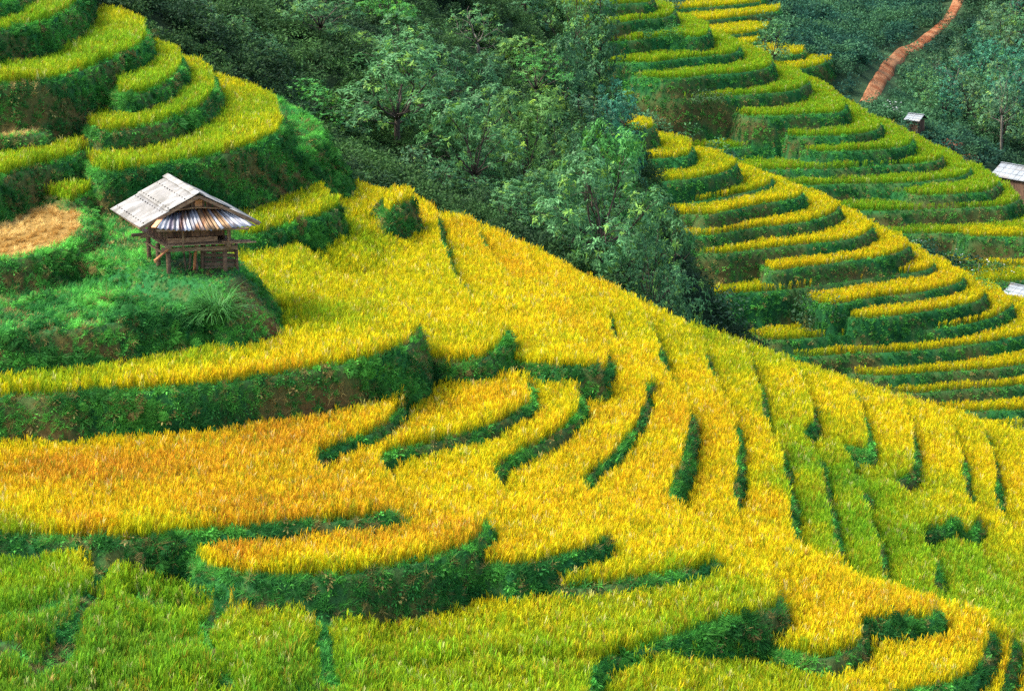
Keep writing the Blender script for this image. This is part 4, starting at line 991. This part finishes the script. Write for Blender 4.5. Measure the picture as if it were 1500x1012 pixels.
def undergrowth():
    P = []
    for x0, x1, y0, y1, st in ((-40, 45, 88, 225, .95), (-45, 130, 225, 540, 3.0)):
        X, Y = np.meshgrid(np.arange(x0, x1, st), np.arange(y0, y1, st), indexing='ij'); X = X.ravel() + RNG.uniform(-.5, .5, X.size) * st; Y = Y.ravel() + RNG.uniform(-.5, .5, Y.size) * st
        Z = H(X, Y); ok = np.ones(len(X), bool)
        for g in (GA, GB):
            m = g.inside(X, Y); i, j = g.cell(X[m], Y[m]); q = ok[m]; q &= (g.fid[i, j] < 0); ok[m] = q
        d = np.full(len(X), 1e9)
        for k in range(len(PATH) - 1):
            a, b = PATH[k], PATH[k + 1]; e = b - a; t = np.clip(((X - a[0]) * e[0] + (Y - a[1]) * e[1]) / (e @ e), 0, 1)
            d = np.minimum(d, np.hypot(X - a[0] - t * e[0], Y - a[1] - t * e[1]))
        ok &= d > 2.9
        for hu, hv, hD, hr in ((1467, 238, 345, 8.5), (1481, 415, 286, 7), (1331, 163, 350, 1.7)):
            hx, hy, _ = at(hu, hv, hD); ok &= np.hypot(X - hx - (2.5 if hr > 5 else .5), Y - hy + (3 if hr > 5 else .5)) > hr
        p = np.stack([X, Y, Z], 1)[ok]; P.append(p[in_view(p)])
    P = np.concatenate(P); n = len(P); far = P[:, 1] > 225
    t = sm(fbm(P[:, 0], P[:, 1], .15, 3) + RNG.normal(0, .1, n), .3, .7)
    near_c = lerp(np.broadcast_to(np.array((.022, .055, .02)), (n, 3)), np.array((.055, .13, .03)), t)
    far_c = lerp(np.broadcast_to(np.array((.022, .085, .05)), (n, 3)), np.array((.06, .16, .06)), t)  # bluer than the near scrub: distance haze mixed into the colour
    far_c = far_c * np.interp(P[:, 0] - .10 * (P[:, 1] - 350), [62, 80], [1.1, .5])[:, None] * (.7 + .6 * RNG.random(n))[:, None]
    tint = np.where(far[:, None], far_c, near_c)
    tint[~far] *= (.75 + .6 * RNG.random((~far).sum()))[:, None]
    s = np.where(far, RNG.uniform(1.5, 3.2, n), RNG.uniform(.55, 1.2, n))
    print('undergrowth', n)
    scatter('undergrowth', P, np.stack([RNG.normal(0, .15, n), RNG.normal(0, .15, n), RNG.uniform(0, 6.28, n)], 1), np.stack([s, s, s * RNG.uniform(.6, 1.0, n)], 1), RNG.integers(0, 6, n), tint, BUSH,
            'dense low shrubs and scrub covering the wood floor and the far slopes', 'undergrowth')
undergrowth()
def bush(u, v, size, label, group=None, colour=(.05, .14, .03), flowers=0, squash=.8, D=None):
    p = ground_at(u, D) if D else hit(u, v)
    V, T = bush_mesh(int(u * 7 + v), 500, .22 / size ** .5, .1 / size ** .5)
    o = obj('flowering_bush' if flowers else 'bush', mesh_np('bush', V, np.arange(len(V)).reshape(-1, 4), [M['leaf']], tint=T * np.array(colour)))
    o.location = p; o.scale = (size, size, size * squash); o.rotation_euler = (0, 0, u)
    if flowers:
        r = np.random.default_rng(int(u)); mb = []
        idx = r.choice(len(V) // 4, flowers, False); Cn = V.reshape(-1, 4, 3)[idx, 2]; Cn = Cn + nrm(Cn - np.array([0, 0, .3])) * .06
        vs = []
        for q in range(4):
            a = q * 1.57; D_ = np.stack([np.full(len(Cn), math.cos(a)), np.full(len(Cn), math.sin(a)), np.full(len(Cn), .25)], 1)
            v, _ = leaves_np(Cn, nrm(D_), np.tile([0, -.3, 1.], (len(Cn), 1)), np.full(len(Cn), .15 / size), np.full(len(Cn), .14 / size)); vs.append(v)
        vs = np.concatenate(vs); obj('flower', mesh_np('flower', vs, np.arange(len(vs)).reshape(-1, 4), [M['petal']], tint=np.ones((len(vs) // 4, 3))), o)['kind'] = 'stuff'
    return tag(o, label, 'bush', group)
bush(1178, 470, 3.2, 'dark leafy bush growing in the gully between two yellow terraces', None, (.035, .10, .035), squash=1.1)
bush(1192, 482, 2.4, 'lower dark bush beside the gully bush on the yellow hill', None, (.03, .09, .03))
bush(1335, 362, 1.5, 'small bush dotted white at the right end of a yellow terrace', None, (.06, .17, .04), 22, .6)
bush(1398, 384, 2.2, 'bright green bush dotted white below the wide dark bank', None, (.05, .20, .04), 18)
bush(1432, 408, 3.0, 'leafy bush behind the fence pole near the lower right roof', None, (.05, .18, .04), 6)
bush(1462, 402, 2.6, 'low bush dotted white in front of the strip of rice at the right edge', None, (.035, .12, .035), 12, .6)
bush(1455, 428, 2.6, 'bright flat green bush beside the lower right roof', None, (.05, .24, .03), 0, .5)
bush(1295, 172, 2.6, 'dark bush dotted white left of the small grey shack', None, (.06, .11, .05), 40, .9)
bush(1340, 192, 2.4, 'deep green bush under the small grey shack', None, (.02, .07, .035))
bush(983, 62, 2.2, 'bright green bush on the bank of a far green terrace', None, (.05, .20, .04), 0, 1.0)
bush(944, 62, 1.8, 'smaller bright green bush left of the other on the far bank', None, (.05, .18, .04), 0, 1.0)
bush(1030, 165, 3.2, 'pale scrubby bush on the brown bank of the far terraces', None, (.07, .14, .05), 0, .5)
bush(1050, 488, 2.6, 'dark bush at the foot of the yellow hill just above the crest', None, (.03, .09, .03))
# pampas-like clump under the hut
def grass_clump():
    p = hit(318, 470); r = random.Random(8); mb = MB()
    for k in range(330):
        a = r.uniform(0, 6.28); ang = r.uniform(.05, .75); l = r.uniform(1.1, 2.0); x, y, z = r.gauss(0, .12), r.gauss(0, .12), 0; dx, dy = math.cos(a), math.sin(a); V = []; q = r.uniform(.6, 1.4)
        for s_ in range(7):
            w_ = .04 * (1 - s_ / 6.4) * .5
            V += [(x + dy * w_, y - dx * w_, z), (x - dy * w_, y + dx * w_, z)]
            x += dx * math.sin(ang) * l / 6; y += dy * math.sin(ang) * l / 6; z += math.cos(ang) * l / 6; ang += .28
        mb.add(V, [(2 * i, 2 * i + 1, 2 * i + 3, 2 * i + 2) for i in range(6)], 0, (.085 * q, .27 * q, .06 * q))
    o = mb.build('grass_clump', M['leaf']); o.location = (p[0], p[1], p[2] - .1)
    tag(o, 'tall arching clump of blade grass on the bank below the hut', 'grass clump')
grass_clump()

# ------------------------------------------------------------------ the stilt hut
def corrugated(mb, P00, P10, P01, P11, n, amp, mi=0, rows=2, tints=None, edge=0.0, rng=None):
    """sheet from edge P00-P10 (top) to P01-P11 (bottom); n waves across; has thickness"""
    P00, P10, P01, P11 = [np.array(p, float) for p in (P00, P10, P01, P11)]
    nn = np.cross(P10 - P00, P01 - P00); nn /= np.linalg.norm(nn)
    if nn[2] < 0: nn = -nn
    K = n * 6; o = len(mb.v); V = []
    for sgn in (1, 0):
        for r in range(rows + 1):
            fr = r / rows
            for k in range(K + 1):
                f = k / K
                a = P00 + (P10 - P00) * f; b = P01 + (P11 - P01) * f
                e = edge * (rng.random() - .5) if (rng and r == rows and k % 12 == 0) else 0
                V.append(a + (b - a) * (fr + e) + nn * (amp * math.sin(2 * math.pi * n * f) + (.008 if sgn else 0)))
    S = (rows + 1) * (K + 1); Fc = []; T = []
    def tt(k):
        return tints[int(k / K * len(tints)) % len(tints)] if tints else (1, 1, 1)
    for r in range(rows):
        for k in range(K):
            a = r * (K + 1) + k
            Fc.append((a, a + K + 1, a + K + 2, a + 1)); T.append(tt(k))
            Fc.append((S + a, S + a + 1, S + a + K + 2, S + a + K + 1)); T.append((.25, .25, .25))
    for k in range(K):
        for r, fl in ((0, 0), (rows, 1)):
            a = r * (K + 1) + k; q = (a, a + 1, S + a + 1, S + a); Fc.append(q if not fl else q[::-1]); T.append(tt(k))
    for r in range(rows):
        for k, fl in ((0, 0), (K, 1)):
            a = r * (K + 1) + k; q = (a, S + a, S + a + K + 1, a + K + 1); Fc.append(q if not fl else q[::-1]); T.append(tt(k))
    for q, t in zip(Fc, T): mb.f.append(tuple(i + o for i in q)); mb.m.append(mi); mb.t.append(t)
    mb.v += [tuple(v) for v in V]
def hut():
    zg = -17.5
    ox, oy = unp(247.6, 401.0, zg)
    e = empty('stilt_hut', (ox, oy, zg))
    tag(e, 'small wooden granary hut on stilts with pale corrugated roof, on the grassy knoll', 'hut')
    al, be = R_(12), R_(25)
    AX = np.array([math.cos(al), math.sin(al), 0]); BX = np.array([-math.sin(be), math.cos(be), 0]); ZX = np.array([0, 0, 1.])
    def p(a, b, z): return AX * a + BX * b + ZX * z
    rr = random.Random(4)
    # stilts
    for a, b, top in ((0, 0, .78), (1.86, 0, .78), (0, 2.3, .78), (1.86, 2.3, .78), (0, 1.2, .78), (1.86, 1.2, .78)):
        mb = MB(); q = p(a, b, 0); gz = float(H(ox + q[0], oy + q[1])[0]) - zg - .25
        mb.tube([p(a + .02, b, gz), p(a, b + .01, gz * .5 + top * .5), p(a, b, top)], [.085, .075, .08], 8)
        mb.build('post', M['wood'], e, True)
    # floor beams
    mb = MB(); mb.beam(p(-.25, -.12, .84), p(2.25, -.12, .82), .13, .13); mb.beam(p(-.25, 2.36, .82), p(2.2, 2.36, .83), .12, .12)
    mb.beam(p(-.04, -.35, .955), p(-.04, 2.75, .955), .12, .10); mb.beam(p(1.88, -.4, .955), p(1.88, 2.75, .955), .12, .10); mb.beam(p(.9, -.2, .955), p(.9, 2.6, .955), .1, .09)
    mb.build('floor_beam', M['beam'], e)
    mb = MB()
    for k in range(14):
        b = -.32 + k * .205; mb.beam(p(-.16 - rr.random() * .08, b, 1.025), p(2.1 + rr.random() * .15, b, 1.025), .19, .035, t=(rr.uniform(.8, 1.2),) * 3)
    mb.build('floor', M['beam'], e)
    mb = MB(); mb.beam(p(1.7, -.28, 1.075), p(2.62, -.34, 1.07), .22, .035, t=(1.2, 1.1, 1)); mb.beam(p(1.9, -.5, 1.06), p(2.75, -.5, 1.055), .12, .03, t=(1.4, 1.3, 1.2)); mb.build('shelf_board', M['beam'], e)
    # walls of upright planks
    def wall(a0, b0, a1, b1, z0, z1f, label=None):
        mb = MB(); L = math.hypot((p(a1, b1, 0) - p(a0, b0, 0))[0], (p(a1, b1, 0) - p(a0, b0, 0))[1]); n = max(2, int(L / .15))
        for k in range(n):
            f = (k + .5) / n; a = a0 + (a1 - a0) * f; b = b0 + (b1 - b0) * f; d = nrm(p(a1, b1, 0) - p(a0, b0, 0))
            h = z1f(f); c = p(a, b, (z0 + h) / 2); ang = math.atan2(d[1], d[0]); q = rr.uniform(.6, 1.5)
            mb.box(c, (L / n * .95, .03 + rr.random() * .015, h - z0), (0, 0, ang), t=(q, q * .97, q * .93))
        return mb.build('wall', M['plank'], e)
    wall(0, -.02, 0, 2.3, 1.04, lambda f: 1.80); wall(1.86, -.02, 1.86, 2.3, 1.04, lambda f: 1.80); wall(0, 2.3, 1.86, 2.3, 1.04, lambda f: 1.85 + .75 * (1 - abs(2 * f - 1)))
    wall(.02, 0, 1.84, 0, 1.22, lambda f: 1.80)
    mb = MB(); mb.beam(p(-.02, -.055, 1.12), p(1.62, -.055, 1.13), .05, .16, t=(1.3, 1.2, 1.1)); mb.beam(p(0, -.06, 1.60), p(1.86, -.06, 1.60), .04, .07); mb.build('rail', M['beam'], e)
    # gable boards above the porch roof
    mb = MB()
    for k in range(13):
        a = -.55 + k * .24; h = 2.62 - abs(a - .93) * .535
        if h > 1.98: q = rr.uniform(.7, 1.7); mb.box(p(a, -.06, (1.85 + h) / 2), (.21, .03, h - 1.85), (0, 0, al), t=(q, q * .95, q * .9))
    mb.build('gable', M['plank'], e)
    mb = MB(); mb.box(p(1.03, -.095, 2.30), (.24, .02, .32), (0, 0, al), t=(2.6, 2.0, 1.5)); mb.build('gable_panel', M['beam'], e)
    mb = MB(); mb.box(p(.80, -.10, 2.22), (.07, .04, .72), (0, 0, al), t=(.7, .7, .7)); mb.build('king_post', M['beam'], e)
    # wall posts on the porch side
    for a in (.42, 1.98, 1.90):
        mb = MB(); z0 = .76 if a < 1 else .78
        mb.tube([p(a, -.30 if a < 1.95 else -.12, z0), p(a, -.32 if a < 1.95 else -.12, 1.74)], [.042, .04] if a < 1.95 else [.07, .06], 7); mb.build('porch_post', M['beam'], e, True)
    # roof: ridge along b, pale sheets on both slopes
    rz, rb0, rb1, ra, hw, dr = 2.72, -.50, 2.92, .93, 1.96, 1.02
    mb = MB(); c1 = (1, 1, 1); mid = .54
    def slope(sg):
        mb = MB(); tn = [(rr.uniform(.9, 1.08),) * 3 for _ in range(9)]
        P = lambda f, b: p(ra + sg * hw * f, b, rz - dr * f)
        lift = ZX * .02
        if sg < 0:
            corrugated(mb, P(mid - .04, rb0 - .03), P(mid - .04, rb1 + .02), P(1.0, rb0), P(1.02, rb1), 26, .018, 0, 3, tn, 0)
            corrugated(mb, P(.0, rb0) + lift * 1.6, P(.0, rb1) + lift * 1.6, P(mid, rb0) + lift * 1.9, P(mid, rb1) + lift * 1.9, 26, .018, 0, 3, tn, 0)
        else:
            corrugated(mb, P(mid - .04, rb0 - .03), P(mid - .04, rb1), P(1.03, rb0 + .05), P(1.0, rb1), 26, .018, 0, 3, tn, 0)
            corrugated(mb, P(.0, rb0) + lift * 1.6, P(.0, rb1) + lift * 1.6, P(mid, rb0) + lift * 1.9, P(mid, rb1) + lift * 1.9, 26, .018, 0, 3, tn, 0)
        return mb.build('roof_slope', M['cement'], e, True)
    s1 = slope(-1); s2 = slope(1)
    # nail heads in rows
    mb = MB()
    for f in (.22, .50, .60, .92):
        for k in range(12):
            b = rb0 + .15 + k * .28; q = p(ra - hw * f, b, rz - dr * f + (.075 if f < .55 else .04)); mb.box(q, (.035, .035, .025), (0, -.48, 0), t=(.35, .3, .25))
    mb.build('nail', M['wire'], s1)['kind'] = 'stuff'
    mb = MB()
    for k in range(6):
        b0 = rb0 - .06 + k * .59; b1 = b0 + .62; z = rz + .075 + .012 * (k % 2)
        for sg in (-1, 1):
            v = [p(ra, b0, z + .02), p(ra, b1, z + .02), p(ra + sg * .17, b1, z - .075), p(ra + sg * .17, b0, z - .075), p(ra, b0, z), p(ra, b1, z), p(ra + sg * .17, b1, z - .095), p(ra + sg * .17, b0, z - .095)]
            q = rr.uniform(.85, 1.05); mb.add(v, [(0, 1, 2, 3), (7, 6, 5, 4), (0, 3, 7, 4), (2, 1, 5, 6), (3, 2, 6, 7)], 0, (q, q, q))
    mb.build('ridge_cap', M['cement'], e)
    # barge boards, purlins
    for sg in (-1, 1):
        mb = MB(); mb.beam(p(ra, rb0 + .0, rz - .07), p(ra + sg * hw * 1.0, rb0 + .02, rz - dr - .06), .045, .10, t=(.8, .8, .8)); mb.build('barge_board', M['beam'], e)
    mb = MB()
    for f in (.1, .45, .75, .97):
        for sg in (-1, 1): mb.beam(p(ra + sg * hw * f, rb0 + .06, rz - dr * f - .09), p(ra + sg * hw * f, rb1 - .08, rz - dr * f - .09), .06, .06)
    mb.beam(p(-.2, -.02, 1.83), p(2.1, -.02, 1.83), .09, .09); mb.build('purlin', M['beam'], e)
    mb = MB(); mb.beam(p(-.15, -.16, 2.125), p(.93, -.16, 2.23), .09, .035, t=(1.5, 1.4, 1.3)); mb.beam(p(.93, -.16, 2.23), p(2.0, -.16, 2.14), .09, .035, t=(1.5, 1.4, 1.3)); mb.build('flashing', M['beam'], e)
    # porch roof of rusty sheets, hipped
    top = [p(-.02, -.14, 2.20), p(.93, -.14, 2.30), p(1.9, -.14, 2.22)]
    gr, ru, pu, wh, dk = (.85, .85, .88), (.62, .36, .16), (.50, .42, .50), (1.25, 1.25, 1.25), (.45, .42, .42)
    rg = random.Random(11)
    for P00, P10, P01, P11, n, tn in ((p(-.1, -.14, 2.06), p(.40, -.13, 2.12), p(-.62, -.98, 1.74), p(.22, -1.02, 1.64), 5, [wh, gr, gr, pu, dk, gr, pu]),
                                      (p(.33, -.14, 2.125), p(1.06, -.13, 2.175), p(.16, -1.03, 1.645), p(1.16, -1.04, 1.62), 7, [pu, gr, wh, dk, gr, wh, gr, ru, gr]),
                                      (p(.98, -.13, 2.185), p(1.62, -.12, 2.14), p(1.08, -1.03, 1.645), p(1.92, -1.0, 1.64), 6, [ru, ru, (.75, .45, .2), gr, ru, ru, dk]),
                                      (p(1.52, -.12, 2.155), p(1.95, -.10, 2.10), p(1.82, -.99, 1.655), p(2.66, -.80, 1.66), 5, [gr, dk, wh, gr, wh, dk])):
        mb = MB(); corrugated(mb, P00, P10, P01, P11, n, .026, 0, 4, tn, .06, rg); mb.build('porch_roof_sheet', M['tin'], e, True)
    mb = MB(); mb.beam(p(-.05, -.08, 2.07), p(-.72, -.98, 1.78), .16, .03, t=(3.4, 2.4, 1.9)); mb.build('hip_board', M['beam'], e)
    mb = MB(); mb.beam(p(-.6, -.92, 1.66), p(2.4, -.90, 1.60), .06, .06); mb.build('porch_rafter', M['beam'], e)
    # loose planks leaning out at the left corner
    mb = MB(); mb.beam(p(-.55, -.30, .52), p(.12, -.16, 1.0), .14, .035, t=(1.5, 1.0, .7)); mb.beam(p(-.50, -.2, .44), p(.02, -.12, .92), .09, .03, t=(1.3, .9, .6)); mb.build('brace', M['beam'], e)
    mb = MB(); mb.beam(p(-.1, .1, .66), p(-.1, 2.3, .62), .07, .05, t=(.8,) * 3); mb.beam(p(-.55, 2.34, .86), p(.1, 2.36, .88), .1, .1, t=(.5,) * 3); mb.build('rail', M['beam'], e)
    # plank pen under the right half
    mb = MB()
    for k in range(5):
        z = .02 + k * .155 - .12; mb.beam(p(1.28, .55, z + .1), p(2.32, .36, z + .07 + rr.uniform(-.025, .025)), .03, .118, t=(rr.uniform(.35, .9),) * 3)
    for k in range(7): a = 1.35 + k * .15; mb.beam(p(a, .5, .62), p(a, .49, .78 + rr.random() * .12), .05, .03, t=(1.1,) * 3)
    mb.build('pen_wall', M['beam'], e)
    for a, b in ((1.26, .50), (2.34, .30)):
        mb = MB(); mb.tube([p(a, b, -.35), p(a, b, .86)], [.06, .055], 7); mb.build('pen_post', M['wood'], e, True)
    # bundle of bark slabs stored under the floor
    w = empty('bark_bundle', tuple(np.array([ox, oy, zg]) + p(.92, .45, 0)))
    tag(w, 'ragged upright bundle of reddish bark slabs stored under the hut floor', 'firewood')
    for k in range(7):
        mb = MB(); a = -.22 + k * .07; q = rr.uniform(.6, 1.2)
        mb.beam(p(a, rr.uniform(-.1, .1), -.12), p(a + rr.uniform(-.12, .10), rr.uniform(-.1, .1), .62 + rr.uniform(-.08, .1)), .11, .04, t=(2.2 * q, 1.3 * q, .8 * q) if k in (3, 4) else (.8 * q,) * 3); mb.build('bark_slab', M['beam'], w)
    for k in range(4):
        mb = MB(); mb.tube([p(-.05 + k * .09, -.25, -.10 + k * .02), p(.3 + k * .1, -.5, -.10)], [.03, .02], 5, t=(2.4, 1.5, 1)); mb.build('stick', M['beam'], w)
hut()

# ------------------------------------------------------------------ far roofs
def far_house(name, u, v, D, size, rz, label, lean, cat='house', roofm='tin_pale'):
    """pitched-roof wooden house; (u, v) is the near end of its ridge, D its distance"""
    x, y, z = at(u, v, D); Lx, Ly = size; rh = lean * Ly / 2
    c, s = math.cos(rz), math.sin(rz)
    x -= c * -.3 - s * Ly / 2; y -= s * -.3 + c * Ly / 2; z -= rh
    g = min(float(H(x + c * a - s * b, y + s * a + c * b)[0]) for a in (0, Lx) for b in (0, Ly))
    e = empty(name, (x, y, z), rz); tag(e, label, cat)
    hz = max(g - z - .4, -4.5)
    def plank_wall(a0, b0, a1, b1):
        mb = MB(); L = math.hypot(a1 - a0, b1 - b0); n = max(2, int(L / .35)); ang = math.atan2(b1 - b0, a1 - a0)
        for k in range(n):
            f = (k + .5) / n; q = .7 + .6 * random.random()
            mb.box((a0 + (a1 - a0) * f, b0 + (b1 - b0) * f, (hz - .05) / 2), (L / n * .97, .06, -hz - .05), (0, 0, ang), t=(q, q, q))
        mb.build('wall', M['plank'], e)
    plank_wall(.3, .42, Lx - .6, .42); plank_wall(.2, .5, .2, Ly - .5); plank_wall(Lx - .5, .5, Lx - .5, Ly - .5); plank_wall(.3, Ly - .42, Lx - .6, Ly - .42)
    for sg in (0, 1):
        mb = MB(); tn = [(random.uniform(.85, 1.06),) * 3 for _ in range(7)]
        if sg == 0: corrugated(mb, (-.3, Ly / 2, rh), (Lx, Ly / 2, rh), (-.3, 0, 0), (Lx, 0, 0), int(Lx * 5), .02, 0, 3, tn)
        else: corrugated(mb, (-.3, Ly / 2, rh), (Lx, Ly / 2, rh), (-.3, Ly, 0), (Lx, Ly, 0), int(Lx * 5), .02, 0, 3, tn)
        r = mb.build('roof_slope', M[roofm], e, True)
        if sg == 0:
            for f in (.33, .66):
                mb = MB(); mb.beam((-.3, Ly / 2 * f, rh * f + .03), (Lx, Ly / 2 * f, rh * f + .03), .05, .03, t=(.5, .5, .5)); mb.build('batten', M[roofm], r)
            for k in range(1, int(Lx)):
                mb = MB(); mb.beam((k, .02, .04), (k, Ly / 2 - .02, rh + .035), .04, .03, t=(.6, .6, .6)); mb.build('batten', M[roofm], r)
    mb = MB(); mb.beam((-.35, Ly / 2, rh + .06), (Lx + .05, Ly / 2, rh + .06), .28, .05, t=(.8, .8, .8)); mb.build('ridge_cap', M[roofm], e)
    for sy in (.42, Ly - .42):
        for sx in (.2, Lx - .5):
            mb = MB(); mb.tube([(sx, sy, hz - .3), (sx, sy, -.02)], [.1, .09], 6); mb.build('corner_post', M['beam'], e)
    return e
far_house('house', 1467, 238, 345, (9, 5.4), R_(-50), 'pale metal roofed house at the right edge behind the green terrace', .62)
far_house('house', 1481, 415, 286, (7, 3.8), R_(-50), 'grey plank roofed house at the right edge below the fence pole', .55)
far_house('shack', 1331, 166, 350, (2.4, 2.8), R_(-40), 'tiny grey roofed shack half hidden by bushes near the red path', .6, 'shack')
# fence poles with a wire on the yellow hill
def pole(u, v, vt, D, label, tilt):
    h = hit(u, v); z1 = z_at(h[1], vt); L = z1 - h[2]
    mb = MB(); mb.tube([(0, 0, -.4), (tilt * L * .5, 0, L * .5), (tilt * L, 0, L)], [.055, .05, .04], 6)
    o = mb.build('fence_pole', M['bark_pale'], None, True); o.location = h
    tag(o, label, 'pole', 'thin fence poles on the yellow hill'); return np.array(h) + np.array([tilt * L, 0, L])
a = pole(1329, 405, 388, 0, 'leaning brown fence pole standing in the rice on the yellow hill', .22)
b = pole(1432, 410, 386, 0, 'upright pale fence pole above the lower right roof', .06)
t = np.linspace(0, 1, 12)[:, None]; w = a + (b - a) * t; w[:, 2] -= np.sin(t[:, 0] * math.pi) * .5
mb = MB(); mb.tube(w, [.02] * 12, 4); tag(mb.build('wire', M['wire']), 'thin wire strung between the two fence poles', 'wire')

# ------------------------------------------------------------------ camera, light, air
cam = bpy.data.cameras.new('camera'); cam.sensor_width = 36; cam.lens = F / 1500 * 36; cam.clip_start = 1; cam.clip_end = 3000
co = bpy.data.objects.new('camera', cam); COL.objects.link(co); co.location = (0, 0, 0); co.rotation_euler = (R_(90) - PITCH, 0, 0)
scene.camera = co
SUN_EL, SUN_AZ = 52.0, -96.0      # azimuth from +Y, clockwise positive (west of the view axis)
w = bpy.data.worlds.new('World'); scene.world = w; w.use_nodes = True
nt = w.node_tree; bg = nt.nodes['Background']
sky = nt.nodes.new('ShaderNodeTexSky'); sky.sky_type = 'NISHITA'; sky.sun_disc = False
sky.sun_elevation = R_(SUN_EL); sky.sun_rotation = R_(SUN_AZ); sky.air_density = 1.0; sky.dust_density = 2.5; sky.ozone_density = 1.0
nt.links.new(sky.outputs[0], bg.inputs[0]); bg.inputs[1].default_value = .15
sl = bpy.data.lights.new('sun', 'SUN'); sl.energy = 2.1; sl.angle = R_(15); sl.color = (1, .96, .90)
so = bpy.data.objects.new('sun', sl); COL.objects.link(so)
from mathutils import Vector
sd_ = Vector((math.sin(R_(SUN_AZ)) * math.cos(R_(SUN_EL)), math.cos(R_(SUN_AZ)) * math.cos(R_(SUN_EL)), math.sin(R_(SUN_EL))))
so.rotation_euler = sd_.to_track_quat('Z', 'Y').to_euler(); so.location = (0, 80, 60)
scene.view_settings.view_transform = 'Standard'; scene.view_settings.look = 'None'; scene.view_settings.exposure = 1.55; scene.view_settings.gamma = 1.0
scene.view_settings.use_curve_mapping = False
cy = scene.cycles
cy.max_bounces = 6; cy.diffuse_bounces = 3; cy.glossy_bounces = 2; cy.transmission_bounces = 3; cy.transparent_max_bounces = 4; cy.volume_bounces = 0
cy.caustics_reflective = False; cy.caustics_refractive = False
cy.use_denoising = False
